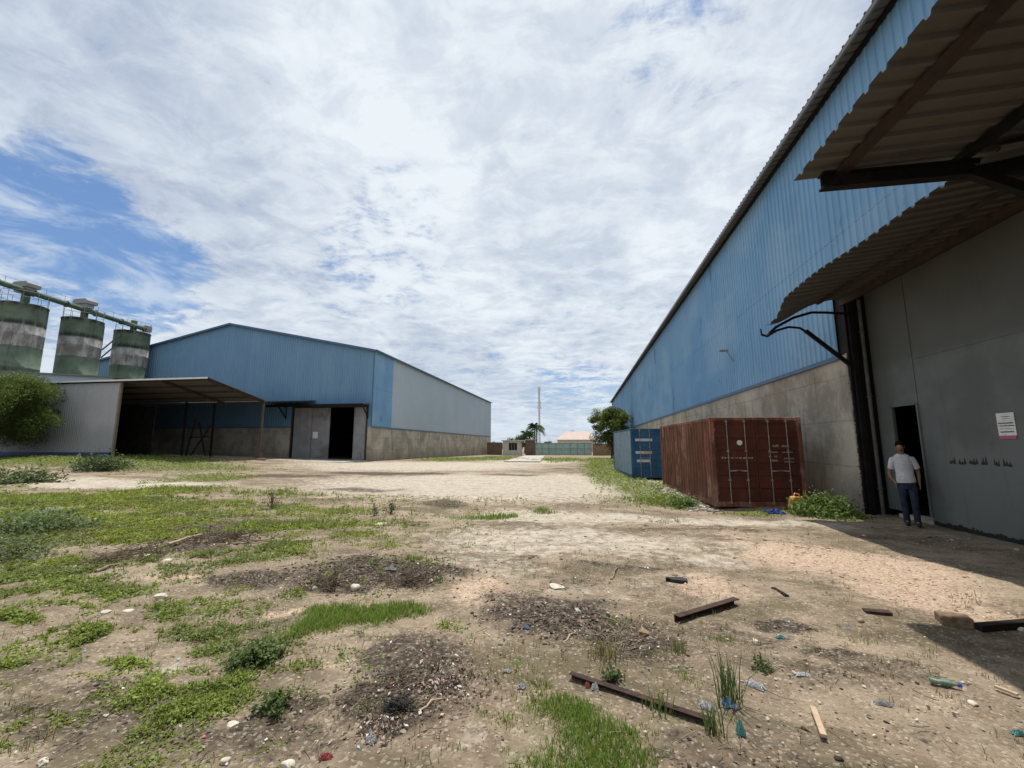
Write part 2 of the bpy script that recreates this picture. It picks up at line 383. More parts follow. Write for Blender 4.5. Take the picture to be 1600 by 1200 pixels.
# (px, py, half width, half height) in the picture, turned into ellipses on the ground once; kinds of surface
LEAFY = [((200, 815, 260, 34), .5), ((120, 900, 200, 40), .4), ((330, 985, 90, 50), .35), ((560, 840, 120, 16), .35), ((300, 1090, 130, 50), .3), ((60, 1000, 90, 40), .25), ((480, 1060, 60, 30), .25), ((60, 785, 330, 14), .85), ((250, 770, 90, 10), .7), ((120, 812, 260, 14), .8), ((230, 832, 130, 16), .75), ((60, 845, 120, 16), .6), ((440, 820, 70, 12), .95), ((440, 858, 60, 16), .9), ((380, 868, 60, 9), .6), ((560, 815, 100, 10), .62), ((500, 800, 120, 8), .5),
         ((110, 735, 200, 9), .95), ((280, 738, 110, 6), .8), ((330, 748, 70, 5), .8), ((265, 752, 16, 4), .9), ((30, 905, 80, 16), .9), ((110, 893, 70, 12), .8), ((30, 928, 90, 16), .55),
         ((170, 925, 90, 20), .75), ((100, 945, 60, 10), .5), ((330, 945, 60, 22), .62), ((310, 978, 45, 18), .62), ((325, 1003, 26, 10), .8), ((160, 985, 36, 20), .95), ((190, 1032, 46, 16), .8), ((8, 985, 44, 12), .8), ((20, 1040, 40, 14), .45),
         ((240, 1085, 55, 24), .75), ((330, 1075, 62, 22), .8), ((310, 1110, 75, 26), .72), ((260, 1140, 40, 16), .6), ((400, 1012, 40, 18), .8), ((440, 940, 50, 10), .6),
         ((1045, 780, 46, 14), .85), ((1180, 800, 70, 4), .6), ((1285, 803, 45, 7), .8), ((100, 870, 160, 16), .45), ((400, 880, 60, 10), .5), ((720, 1000, 60, 14), .2)]
BLADY = [((900, 1140, 130, 60), .45), ((1000, 1050, 130, 40), .22), ((465, 988, 62, 26), 1.2), ((540, 974, 100, 27), 1.3), ((615, 961, 52, 13), 1.1), ((500, 985, 80, 16), 1.1), ((500, 1000, 40, 12), .6), ((840, 1115, 70, 44), .95), ((890, 1145, 90, 44), .85), ((960, 1180, 80, 36), .6), ((840, 1185, 90, 36), .8), ((930, 1180, 70, 40), .6), ((1000, 1120, 60, 26), .35), ((1000, 1170, 70, 30), .4),
         ((698, 908, 24, 6), .85), ((765, 807, 30, 5), .9), ((840, 800, 26, 5), .7), ((720, 808, 40, 4), .5), ((958, 745, 46, 26), .95), ((1000, 765, 60, 12), .8), ((945, 722, 24, 8), .9), ((735, 716, 70, 2.8), .95), ((690, 719, 50, 2), .7),
         ((880, 718, 45, 4), .7), ((775, 713, 25, 2.5), .9), ((1020, 1000, 60, 25), .25), ((1100, 1010, 70, 20), .22), ((230, 1000, 40, 20), .2), ((400, 770, 120, 5), .4), ((640, 880, 80, 8), .25), ((850, 1050, 60, 20), .3), ((1130, 1140, 40, 16), .35)]
DARK = [((640, 1030, 110, 40), .75), ((600, 1120, 110, 50), .8), ((700, 1110, 50, 30), .5), ((840, 960, 110, 40), .7), ((960, 1000, 150, 34), .6), ((120, 1120, 200, 70), .5), ((60, 1040, 120, 40), .35), ((400, 1150, 120, 40), .6), ((1180, 1000, 120, 26), .4), ((1330, 1060, 130, 26), .5), ((1150, 1160, 200, 30), .4), ((480, 900, 120, 30), .55), ((1050, 1180, 100, 30), .45), ((540, 830, 60, 8), .5), ((300, 830, 140, 26), .6), ((1250, 900, 40, 5), .3), ((940, 940, 60, 16), .5), ((620, 895, 130, 20), .95), ((540, 915, 70, 16), .8), ((700, 900, 60, 14), .7), ((345, 832, 80, 15), .95), ((400, 830, 30, 8), .7), ((250, 862, 100, 13), .85), ((170, 868, 60, 10), .6), ((400, 908, 62, 22), 1.05), ((340, 915, 40, 14), .8),
        ((880, 965, 60, 34), .85), ((840, 990, 60, 20), .6), ((950, 1005, 110, 26), .55), ((640, 1050, 60, 30), .8), ((600, 1090, 60, 34), .95), ((590, 1150, 50, 22), 1.0), ((700, 1070, 45, 22), .75), ((1215, 972, 55, 12), .85), ((1150, 980, 40, 6), .5),
        ((690, 788, 45, 8), .75), ((600, 740, 120, 3), .85), ((440, 745, 90, 3), .8), ((800, 742, 60, 2), .6), ((30, 757, 40, 3), .7), ((560, 765, 90, 3), .6), ((430, 790, 70, 7), .6), ((520, 780, 100, 4), .45),
        ((250, 1160, 120, 26), .55), ((150, 1060, 60, 26), .5), ((470, 1110, 60, 30), .65), ((420, 1180, 120, 22), .5), ((1290, 1020, 70, 16), .6), ((1400, 1045, 80, 16), .5), ((1480, 1080, 60, 10), .4), ((880, 733, 30, 2), .6), ((560, 1010, 90, 10), .45), ((730, 1160, 60, 10), .3),
        ((1200, 1130, 160, 26), .3), ((1430, 1150, 90, 16), .35), ((980, 880, 90, 4), .6), ((900, 905, 60, 12), .4), ((250, 812, 80, 6), .55), ((330, 785, 60, 6), .6), ((1100, 830, 160, 3), .45), ((980, 800, 60, 3), .4), ((820, 868, 30, 5), .5), ((1450, 845, 60, 6), .4), ((1180, 830, 50, 3), .6), ((1060, 745, 1, 1), .1)]
ORANGE = [((1320, 885, 150, 36), 1), ((1440, 930, 130, 32), .9), ((770, 935, 75, 26), .9), ((1080, 915, 75, 24), .7), ((435, 948, 30, 8), .9), ((270, 905, 55, 6), .8), ((1180, 850, 80, 20), .5), ((1420, 1080, 60, 20), .4), ((540, 1035, 50, 10), .5)]
PALE = [((880, 850, 280, 30), .8), ((760, 880, 120, 20), .6), ((1000, 900, 90, 10), .5), ((1140, 860, 90, 14), .6), ((960, 930, 50, 16), .5), ((1130, 960, 80, 10), .45), ((760, 765, 420, 28), 1), ((330, 722, 260, 5), 1), ((150, 757, 260, 10), .9), ((980, 812, 330, 12), 1), ((900, 850, 220, 24), .55), ((640, 730, 260, 10), .9), ((1260, 818, 70, 8), .9),
        ((300, 1015, 40, 22), .6), ((390, 1050, 40, 12), .6), ((720, 1150, 70, 30), .4), ((1470, 960, 180, 10), .3), ((1400, 870, 60, 20), .25), ((870, 915, 40, 8), .7), ((1090, 875, 60, 8), .8), ((830, 722, 90, 6), .9)]
PG, PD, PO, PP = [[(patch_w(*p), s) for p, s in L] for L in (LEAFY+BLADY, DARK, ORANGE, PALE)]
PL, PB = PG[:len(LEAFY)], PG[len(LEAFY):]
def clampy(y): return y
def gmasks(x, y):
    g = masksum(x, y, PG, .8, .38, 3); dk = masksum(x, y, PD, .6, .30, 21); og = masksum(x, y, PO, .7, .4, 31); pl = masksum(x, y, PP, .6, .5, 41)
    return g, dk, og, pl
def gz0(x, y):
    x = np.asarray(x, float); y = np.asarray(y, float)
    z = .80*sst(-x, 16, 36)*(1-.45*sst(y, 33, 38.5))*sst(y, 10, 26)
    z = z-.012*np.clip(y-42, 0, 60)
    return z
def gheight(x, y):
    x = np.asarray(x, float); y = np.asarray(y, float)
    z = gz0(x, y)
    near = 1-sst(np.hypot(x, y), 14, 45)
    z = z+(fbm(x, y, .35, 3, 5)-.5)*.22*(.25+.75*near)*sst(7.2-x, 0, 1.5)
    g, dk, og, pl = gmasks(x, y)
    bump = fbm(x, y, 1.6, 4, 9)-.5
    z = z+bump*.10*near*(.5+.4*dk)+np.abs(fbm(x, y, 5.5, 3, 14)-.5)*.09*near*(.3+.9*dk)
    z = z+dk*.012*near
    # wheel ruts curving across the yard
    rut = np.sin((x*.9-y*.55+fbm(x, y, .3, 2, 77)*3)*1.5)
    z = z-.018*np.clip(rut, .6, 1)*near*pl
    return z
def axis(lo, d0, d1, hi, st, gr):
    a = list(np.arange(d0, d1, st)); s = st
    while a[-1] < hi: s *= gr; a.append(a[-1]+s)
    b = []; s = st; p = d0
    while p > lo: s *= gr; p -= s; b.append(p)
    return np.array(b[::-1]+a)
xs = axis(-900, -5.0, 4.6, 900, .04, 1.03); ys = axis(-25, 2.0, 7.0, 2500, .035, 1.022)
GX, GY = np.meshgrid(xs, ys); gx = GX.ravel(); gy = GY.ravel()
gzv = gheight(gx, gy)
g, dk, og, pl = gmasks(gx, gy)
nx = len(xs); ny = len(ys)
ii = (np.arange(ny-1)[:, None]*nx+np.arange(nx-1)[None, :]).ravel()
gf = np.stack([ii, ii+1, ii+nx+1, ii+nx], 1)
def groundmat():
    t = material('yard_dirt')
    at = t.new('ShaderNodeAttribute', attribute_name='col'); sp = t.new('ShaderNodeSeparateColor', {0: at.outputs['Color']})
    G, D, O = sp.outputs; A = at.outputs['Alpha']
    p = t.pos; n1 = t.noise(p, .7, 6, .65); n2 = t.noise(p, 5, 7, .7, .3); n3 = t.noise(p, 28, 6, .7); n4 = t.noise(p, 95, 3, .6)
    c = t.mix(t.ss(n1, .35, .65), (.185, .135, .095), (.345, .268, .19))
    c = t.mix(t.ss(n2, .42, .68, 0, .55), c, (.40, .335, .24))
    mo = t.noise(t.scalev(p, (.6, 1.2, 1), (8, 3, 0)), .9, 7, .72, .4); c = t.mix(t.ss(mo, .47, .60, 0, .75), c, (.125, .102, .06))
    stn = t.noise(t.scalev(p, (.35, 1.5, 1), (3, 3, 0)), 1.6, 6, .65, .3)
    c = t.mix(t.ss(stn, .52, .66, 0, .45), c, (.14, .112, .08))
    fa = t.math('ADD', t.math('MULTIPLY', t.ss(n2, .3, .6), .35), .65)
    pc = t.mix(t.ss(n2, .36, .62), (.42, .36, .285), (.60, .535, .44)); pd = t.noise(t.scalev(p, (.5, 1.3, 1), (2, 6, 0)), 2.6, 8, .75, .5); pc = t.mix(t.ss(pd, .5, .64, 0, .55), pc, (.26, .215, .16)); pc = t.mix(t.ss(stn, .54, .68, 0, .6), pc, (.33, .28, .21))
    def edge(M_, lo, hi, amp, nz=n2): return t.ss(t.math('ADD', M_, t.math('MULTIPLY', t.math('SUBTRACT', nz, .5), amp)), lo, hi)
    c = t.mix(t.math('MULTIPLY', edge(A, .3, .95, 1.6), .85), c, pc)
    oc = t.mix(t.ss(n3, .38, .62), (.44, .29, .20), (.68, .53, .40))
    c = t.mix(t.math('MULTIPLY', edge(O, .15, .9, 1.5), .8), c, oc)
    gc = t.mix(t.ss(n3, .4, .6), (.10, .10, .05), (.19, .19, .085)); c = t.mix(t.math('MULTIPLY', edge(G, .15, .8, 1.2), .75), c, gc)
    dc = t.mix(t.ss(n3, .42, .66), (.035, .027, .021), (.13, .098, .074)); c = t.mix(t.math('MULTIPLY', edge(D, .18, .72, 1.7), .93), c, dc)
    # grit: dark and light grains
    vo = t.new('ShaderNodeTexVoronoi', {'Vector': p, 'Scale': 55}); gr = t.new('ShaderNodeSeparateColor', {0: vo.outputs['Color']}).outputs[0]
    c = t.mix(t.ss(gr, .8, .97, 0, .3), c, (.68, .61, .5)); c = t.mix(t.ss(gr, .25, .05, 0, .3), c, (.08, .065, .05))
    vo2 = t.new('ShaderNodeTexVoronoi', {'Vector': p, 'Scale': 17}); g2 = t.new('ShaderNodeSeparateColor', {0: vo2.outputs['Color']}).outputs[1]
    c = t.mix(t.math('MULTIPLY', t.ss(g2, .86, .92), t.math('ADD', t.math('MULTIPLY', O, .3), .04)), c, (.66, .56, .43))
    h = t.math('ADD', t.math('MULTIPLY', n3, 1.0), t.math('MULTIPLY', n4, .45))
    h = t.math('ADD', h, t.math('MULTIPLY', vo.outputs['Distance'], -.35)); h = t.math('ADD', h, t.math('MULTIPLY', n2, 1.6))
    return setc(t, c, .95, 0, .15, h, .65, .045)
M['ground'] = groundmat()
cols = np.stack([g, dk, og, pl], 1)
gr_o = np_mesh('ground', np.stack([gx, gy, gzv], 1), gf, M['ground'], cols=cols, smooth=True)
tag(gr_o, kind='structure')
def gh(x, y): return float(gheight(np.array([x]), np.array([y]))[0])
def gpt(px, py):
    x, y = gnd(px, py); z = gh(x, y); x, y = gnd(px, py, z); return Vector((x, y, gh(x, y)))

# concrete slab leading to the gate
sl = MB(); sl.prism([(-7.5, 40.5), (-4.0, 40.5), (-6.6, 76), (-10.2, 76)], 'z', -.6, .10)
sl_o = sl.build('pavement', M['concrete_floor']); tag(sl_o, kind='structure')
for v in sl_o.data.vertices:
    if v.co.z > 0: v.co.z = .12-.012*max(0, v.co.y-42)
ap = MB(); ap.prism([(-38, 32.5), (-20.6, 34.6), (-20.6, 38.7), (-38, 38.7)], 'z', -.5, .40)
ap_o = ap.build('pavement', M['concrete_floor']); tag(ap_o, kind='structure')
for v in ap_o.data.vertices:
    if v.co.z > 0: v.co.z = .16 if v.co.x > -25 else .56

# ------------------------------------------------------------------ right warehouse
XW = 6.94; EZ = 11.25; Y0, Y1 = -14.0, 100.0; RX = 23.7; XR = 40.5; RZ = 14.8
RB = thing('warehouse', (XW, Y0, 0), 'long blue ribbed metal warehouse on the right with ragged canopies over its grey door', 'warehouse')
b = MB()
b.prism([(12.26, -1), (Y1, -1), (Y1, 4.08), (12.26, 4.08)], 'x', XW, XW+.25)
b.box(XW, XW+.25, Y0, -6.5, -1, 4.08)
cw = b.build('concrete_wall', M['concrete'], RB)
# chipped edge of the wall by the door
b = MB()
for k in range(46):
    z = .03+k*.088; s = random.uniform(.02, .055)
    b.box(XW-.012, XW+.06, 12.26-s, 12.26+.02, z, z+random.uniform(.05, .12))
b.build('broken_edge', M['concrete'], cw)
b = MB()
b.sheet((XW-.02, Y1, 4.08), (0, -1, 0), (0, 0, 1), Y1-12.55, EZ-4.0, side=1, nv=1)
b.build('wall_cladding', M['blue'], RB)
b = MB(); b.sheet((XW-.02, 12.55, 5.70), (0, -1, 0), (0, 0, 1), 12.55-Y0, EZ-5.62, side=1); b.build('wall_cladding', M['blue'], RB)
b = MB(); b.box(XW-.07, XW-.005, 12.5, Y1, 3.98, 4.10); b.build('base_flashing', M['flash_blue'], RB)
# roof with overhang at the eave
b = MB()
for (xa, xb, za, zb) in ((XW-.52, RX, EZ-.05, RZ), (XR+.38, RX, EZ-.02, RZ)):
    L = math.hypot(xb-xa, zb-za); v = Vector((xb-xa, 0, zb-za)).normalized()
    b.sheet((xa, Y0-.4, za), (0, 1, 0), v, Y1-Y0+.8, L, pitch=.27, depth=.04, side=-1 if xa < RX else 1)
rf = b.build('roof', M['roofgrey'], RB)
b = MB()
for k in range(24):
    y = Y0+.5+k*4.93; b.bar((XW+.15, y, EZ-.22), (RX, y, RZ-.3), .16, .3); b.bar((XR, y, EZ-.22), (RX, y, RZ-.3), .16, .3)
b.build('rafter', M['dark_steel'], rf)
b = MB(); b.box(XW-.52, XW-.46, Y0-.3, Y1+.3, EZ-.17, EZ-.055); b.build('eave_strip', M['roofgrey'], rf)
b = MB(); b.box(XW-.14, XW-.06, Y0-.3, Y1+.3, EZ-.12, EZ-.03); b.build('eave_purlin', M['dark_steel'], rf)  # purlin coloured dark to give the shadow under the eave
for (yy, nm) in ((Y0, 0), (Y1, 1)):
    b = MB(); b.prism([(XW+.02, -1), (XR, -1), (XR, EZ-.05), (RX, RZ-.05), (XW+.02, EZ-.05)], 'y', yy, yy+.12); b.build('end_wall', M['blue_far'], RB)
b = MB(); b.box(XR-.15, XR, Y0, Y1, -1, EZ-.06); b.build('far_side_wall', M['blue_far'], RB)
# door recess: return face, column, pipe
b = MB(); b.box(XW+.01, XW+.55, 12.16, 12.255, -.3, 5.75); b.box(XW+.02, XW+.24, 12.255, 12.6, 4.09, 5.72); b.build('door_column', M['dark_steel'], RB)
b = MB(); b.bar((XW+.12, 12.10, -.1), (XW+.12, 12.10, 5.6), .12, .05, (0, 1, 0)); b.build('column_flange', M['dark_steel'], RB)
b = MB(); b.tube([(XW+.33, 12.08, -.05), (XW+.33, 12.08, 2.2), (XW+.335, 12.075, 5.5)], .045, 10)
for z in (.6, 2.9, 4.6): b.lathe([(.045, z), (.062, z+.005), (.062, z+.05), (.045, z+.055)], XW+.33, 12.08, 12)
b.build('downpipe', mottled('pipe_paint', (.07, .062, .052), (.11, .10, .085), 6, .7), RB)
DX = 7.42
def leaf_panel(y0, y1, z0, z1, mb):
    mb.box(DX, DX+.05, y0, y1, z0, z1)
dm = MB()
leaf_panel(11.57, 12.10, .16, 5.62, dm); leaf_panel(10.76, 11.57, 2.60, 5.62, dm)
for (a, c) in ((6.2, 10.76), (1.4, 6.193), (-6.5, 1.393)): leaf_panel(a, c, .07, 5.62, dm)
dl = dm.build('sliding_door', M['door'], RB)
b = MB()
b.box(DX-.012, DX-.001, 10.745, 10.76+.03, .2, 5.6); b.box(DX-.012, DX-.001, 6.18, 6.24, .2, 5.6); b.box(DX-.012, DX-.001, 1.38, 1.44, .2, 5.6)
b.box(DX-.010, DX-.001, 6.24, 10.745, 3.62, 3.65); b.box(DX-.010, DX-.001, 1.44, 6.18, 3.62, 3.65)
b.build('seam_strip', M['door'], dl)
b = MB(); b.bar((DX-.02, 11.57, .16), (DX-.02, 11.57, 2.64), .05, .04, (1, 0, 0)); b.bar((DX-.02, 10.76, .16), (DX-.02, 10.76, 2.64), .04, .04, (1, 0, 0)); b.bar((DX-.02, 10.76, 2.62), (DX-.02, 11.57, 2.62), .04, .04)
b.build('wicket_frame', M['door'], dl)
# ragged black strip standing in for the shaded gap under the weathered door
b = MB(); y = 10.74
while y > -6.4:
    wd = random.uniform(.03, .12); b.box(DX-.006, DX+.04, y-wd, y, -.03, .085+random.uniform(-.015, .02)+(random.random() < .12)*.03); y -= wd
b.build('gap_shade_strip', M['black'], dl)
b = MB(); b.box(DX-.03, DX+.3, 10.76, 11.75, -.3, .09); b.build('threshold', M['concrete_floor'], RB, bevel=.01)
# drips of black paint along the door, unreadable
b = MB(); y = 10.14
for grp in (3, 3, 4, 3, 0, 3, 3):
    for k in range(grp):
        h = random.uniform(.03, .07)+(random.random() < .3)*.05; wd = random.uniform(.02, .055)
        z = 1.36+random.uniform(-.01, .015)
        pts = [(y-wd*q/6*1.0, z-.03+random.uniform(-.008, .008)) for q in range(7)]
        tp = [(y-wd*q/6, z+h*math.exp(-((q-3)/1.6)**2)+random.uniform(-.006, .006)) for q in range(6, -1, -1)]
        b.prism([(p[0], p[1]) for p in pts+tp], 'x', DX-.005, DX-.001); y -= wd*1.15
    y -= .06
b.build('paint_mark', M['black'], dl)
b = MB(); b.box(DX-.10, DX+.10, -6.5, 12.14, 5.63, 5.80); b.build('door_rail', M['brown_steel'], RB)
# far canopy: narrow, its end bent down
def warpA(p):
    x, y, z = p
    e = float(sst(np.array(y), 11.0, 12.2)); o = float(sst(np.array(XW+.1-x), .2, 1.9))
    z += -.42*e*o*o+.02*math.sin(y*2.1)*o+.05*o*math.sin(y*.7+1)+.03*(y < 11.4)*0
    if y > 11.7: x -= 0
    x += .10*e*math.sin((y-11)*3)*o
    return (x, y, z)
b = MB(); v = Vector((XW+.15-5.08, 0, .28)).normalized()
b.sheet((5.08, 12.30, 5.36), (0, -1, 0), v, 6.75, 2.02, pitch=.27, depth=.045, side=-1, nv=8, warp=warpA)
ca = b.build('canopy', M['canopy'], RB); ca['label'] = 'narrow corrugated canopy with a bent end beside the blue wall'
b = MB(); b.bar((XW+.02, 12.25, 5.50), (XW+.02, 5.9, 5.55), .10, .20); b.build('wall_beam', M['brown_steel'], ca)
b = MB(); b.tube([(4.86, 12.1, 4.66), (4.98, 12.12, 4.62), (5.25, 12.12, 4.86), (5.7, 12.12, 5.10), (6.15, 12.12, 5.22), (6.5, 12.12, 5.20), (6.98, 12.12, 5.14)], .035, 8); b.tube([(4.86, 12.1, 4.66), (4.85, 12.1, 4.82)], .018, 6)
b.build('curved_arm', M['dark_steel'], ca)
b = MB(); b.tube([(4.98, 12.10, 4.60), (5.25, 12.10, 4.76), (5.55, 12.10, 4.84), (5.82, 12.10, 4.80), (6.0, 12.10, 4.66)], .032, 8); b.bar((5.95, 12.10, 4.72), (6.97, 12.10, 3.72), .07, .09)
b.build('knee_brace', M['dark_steel'], ca)
b = MB(); b.bar((6.25, 5.9, 5.44), (6.25, 12.0, 5.42), .05, .07); b.build('purlin', M['brown_steel'], ca)
# near canopy: twice as deep
b = MB(); v = Vector((XW+.15-3.05, 0, .13)).normalized()
def warpB(p):
    x, y, z = p; o = float(sst(np.array(XW-x), .5, 3.9)); return (x, y, z+.01*math.sin(y*1.7)*o)
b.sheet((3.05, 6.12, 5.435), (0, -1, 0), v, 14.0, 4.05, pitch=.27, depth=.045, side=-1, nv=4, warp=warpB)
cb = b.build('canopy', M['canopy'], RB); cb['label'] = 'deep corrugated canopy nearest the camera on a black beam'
for yy in (5.95, .5, -5):
    b = MB(); b.box(3.30, 7.35, yy-.065, yy+.065, 5.16, 5.185); b.box(3.30, 7.35, yy-.012, yy+.012, 5.185, 5.355); b.box(3.30, 7.35, yy-.065, yy+.065, 5.355, 5.377); b.build('cantilever_beam', M['dark_steel'], cb)
    b = MB(); b.bar((5.05, yy, 5.22), (7.36, yy, 3.95), .10, .13); b.build('knee_brace', M['dark_steel'], cb)
b = MB(); b.bar((3.55, 6.03, 5.374), (3.55, -7.8, 5.374), .15, .05); b.build('purlin', M['brown_steel'], cb)
b = MB(); b.bar((4.95, 6.03, 5.398), (4.95, -7.8, 5.398), .12, .08); b.build('purlin', M['dark_steel'], cb)
b = MB(); b.bar((6.3, 6.02, 5.47), (6.3, -7.8, 5.47), .10, .07); b.build('purlin', M['dark_steel'], cb)
# small lamp bracket on the blue wall
def onX(px, py, X):
    dd = ray(px, py); t = X/dd.x; return Vector((X, dd.y*t, CE+dd.z*t))
lp = onX(1146, 552, XW-.02)
b = MB(); b.tube([(XW-.02, lp.y, lp.z-.35), (XW-.02-.05, lp.y, lp.z-.35), (XW-.3, lp.y, lp.z+.12)], .02, 6); b.box(XW-.62, XW-.25, lp.y-.09, lp.y+.09, lp.z+.10, lp.z+.17)
tag(b.build('wall_lamp', M['galv'], loc=(XW, lp.y, lp.z)), 'small grey lamp on a bracket high on the long blue wall', 'lamp')
# notice taped to the door
nt = thing('notice', (DX-.012, 8.83, 2.06), 'white paper notice with lines of grey print and a pink foot on the grey door', 'notice')
b = MB(); b.box(DX-.011, DX-.005, 8.67, 8.99, 1.87, 2.27); b.build('sheet', M['white'], nt)
b = MB(); b.box(DX-.014, DX-.0115, 8.68, 8.98, 1.815, 1.868); b.build('pink_strip', mottled('pink_paper', (.45, .10, .16), (.5, .14, .2), 9, .7), nt)
b = MB()
for z, h, a, c in ((2.20, .012, 8.74, 8.90), (2.165, .008, 8.76, 8.88), (2.08, .022, 8.70, 8.97), (2.035, .018, 8.69, 8.96), (1.985, .008, 8.70, 8.96), (1.925, .024, 8.71, 8.95)):
    yv = a
    while yv < c: wv = random.uniform(.008, .022); b.box(DX-.0135, DX-.0115, yv, min(c, yv+wv), z, z+h*random.uniform(.7, 1)); yv += wv+.006
b.build('print', M['dark_steel'], nt)

# ------------------------------------------------------------------ left warehouse
LX = -20.4; LF = 38.8; LB = 94.0; LRX = -37.1; LL = -53.9; LEZ = 11.05; LRZ = 14.55
LBt = thing('warehouse', (LX, LF, 0), 'blue gabled metal warehouse on a concrete base across the yard behind the silos', 'warehouse')
DX0, DX1, DZ = -28.9, -20.95, 5.42; BC = 3.45
def gtop(x): return LEZ+(LRZ-LEZ)*(1-abs(x-LRX)/16.75)
b = MB(); b.box(LL, DX0, LF, LF+.25, -1, BC); b.box(DX1, LX, LF, LF+.25, -1, BC); b.box(LX-.25, LX, LF+.25, LB, -2, BC); b.box(LL, LL+.25, LF+.25, LB, -1, BC)
b.build('concrete_wall', M['concrete'], LBt)
def gsheet(x0, x1, z0):
    mb = MB(); mb.sheet((x0, LF-.02, z0), (1, 0, 0), (0, 0, 1), x1-x0, lambda a: gtop(x0+a)-z0, side=1); return mb
gsheet(LL, DX0, BC).build('gable_cladding', M['blue_far'], LBt); gsheet(DX0, DX1, DZ).build('gable_cladding', M['blue_far'], LBt); gsheet(DX1, LX+.03, BC).build('gable_cladding', M['blue_far'], LBt)
b = MB(); b.sheet((LX+.02, LF, BC), (0, 1, 0), (0, 0, 1), 4.3, LEZ-BC, side=1); b.build('side_cladding', M['blue'], LBt)
b = MB(); b.sheet((LX+.02, LF+4.3, BC), (0, 1, 0), (0, 0, 1), LB-LF-4.3, LEZ-BC, side=1); b.build('side_cladding', M['bluegrey'], LBt)['label'] = 'faded grey-blue cladding'
b = MB(); b.box(LX+.0, LX+.09, LF-.05, LB, BC-.10, BC+.02); b.box(LL, DX0, LF-.09, LF, BC-.08, BC+.02); b.build('base_flashing', M['flash_blue'], LBt)
b = MB()
for (xa, xb) in ((LX+.35, LRX), (LL-.35, LRX)):
    za = gtop(xa)+.05; v = Vector((xb-xa, 0, LRZ+.05-za)); b.sheet((xa, LF-.35, za), (0, 1, 0), v, LB-LF+.7, v.length, side=1 if xa > LRX else -1, depth=.04)
r2 = b.build('roof', M['roofgrey'], LBt)
b = MB()
for (xa, xb) in ((LX+.3, LRX), (LL-.3, LRX)):
    b.bar((xa, LF-.34, gtop(xa)-.03), (xb, LF-.34, LRZ-.03), .05, .20)
b.bar((LX+.36, LF-.3, gtop(LX)-.04), (LX+.36, LB, gtop(LX)-.04), .05, .14)
b.build('barge_board', M['flash_blue'], r2)
b = MB(); b.box(LL, LX, LB, LB+.2, -2, LEZ); b.prism([(LL, LEZ), (LX, LEZ), (LRX, LRZ-.03)], 'y', LB, LB+.2); b.build('end_wall', M['blue_far'], LBt)
b = MB(); b.sheet((LL, LF, BC), (0, 1, 0), (0, 0, 1), LB-LF, LEZ-BC, side=-1); b.build('side_cladding', M['blue'], LBt)
b = MB(); b.box(LX-.05, LX+.05, LF-.06, LF+.02, BC, LEZ); b.build('corner_trim', M['flash_blue'], LBt)
for i, (a, c, yy) in enumerate(((-28.8, -26.85, LF+.02), (-26.95, -24.9, LF+.14), (-22.25, -20.98, LF+.04))):
    b = MB(); b.sheet((a, yy, .22), (1, 0, 0), (0, 0, 1), c-a, DZ-.3, pitch=.9, depth=.012); b.box(a, a+.06, yy-.03, yy, .22, DZ-.08); b.box(c-.06, c, yy-.03, yy, .22, DZ-.08); b.box(a, c, yy-.03, yy+.01, .22, .30)
    dd = b.build('sliding_door', M['doorfar'], LBt)
    if i == 1: q = MB(); q.box(-26.7, -26.15, LF+.085, LF+.10, 2.3, 2.95); q.build('paper_notice', M['white'], dd)
b = MB(); b.box(DX0-.15, DX0, LF-.10, LF+.25, -.5, DZ+.1); b.box(DX1, DX1+.14, LF-.10, LF+.25, -.5, DZ+.1); b.box(DX0-.15, DX1+.14, LF-.09, LF+.1, DZ-.06, DZ+.12); b.build('door_frame', M['brown_steel'], LBt)
b = MB(); b.sheet((-31.1, LF-1.35, 5.55), (1, 0, 0), (0, 1, .12), 10.5, 1.36, nv=1); cn = b.build('canopy', M['roofgrey'], LBt)
b = MB(); b.box(-31.1, -20.6, LF-1.37, LF-1.31, 5.36, 5.60); b.build('edge_beam', M['dark_steel'], cn)
for xx in (-29.7, -20.75):
    b = MB(); b.bar((xx, LF-1.3, 5.45), (xx, LF-.03, 4.3), .09, .09); b.bar((xx, LF-1.3, 5.47), (xx, LF-.03, 5.47), .08, .08); b.bar((xx, LF-.06, 4.2), (xx, LF-.06, 5.47), .08, .08); b.build('knee_brace', M['dark_steel'], cn)

# ------------------------------------------------------------------ lean-to shed with white wall, store behind
SY = 26.3; SXA = -34.2; SXB = -26.7; SYB = 31.9; ZA = 6.40; ZB = 5.28
SH = thing('open_shed', (SXA, SY, .7), 'open-fronted metal shed with a white ribbed end wall on a dark blue plinth', 'shed')
b = MB(); b.sheet((-45.5, SY, 1.12), (1, 0, 0), (0, 0, 1), 45.5+SXA, ZA-1.12, pitch=.2, depth=.03); b.build('end_wall', M['whitesheet'], SH)
b = MB(); b.box(-45.5, SXA-.2, SY-.05, SY+.12, -.3, 1.12); b.build('plinth', M['plinth_blue'], SH)
b = MB(); v = Vector((0, SYB-SY+.3, ZB-ZA))
b.sheet((-45.6, SY-.25, ZA+.08), (1, 0, 0), v, 45.6+SXB+.2, v.length, side=1)
sr = b.build('roof', M['canopy'], SH)
b = MB(); v = Vector((0, LF-.06-SYB-.1, .75)); b.sheet((-45.6, SYB+.1, ZB+.06), (1, 0, 0), v, 45.6+SXB+.2, v.length, side=1); b.build('added_shade_roof', M['canopy'], SH)  # unseen roof added to keep light off the gable behind the shed
b = MB(); b.bar((-45.6, SY-.26, ZA+.05), (SXB+.2, SY-.26, ZA+.05), .05, .12); b.build('fascia', M['white'], sr)
b = MB()
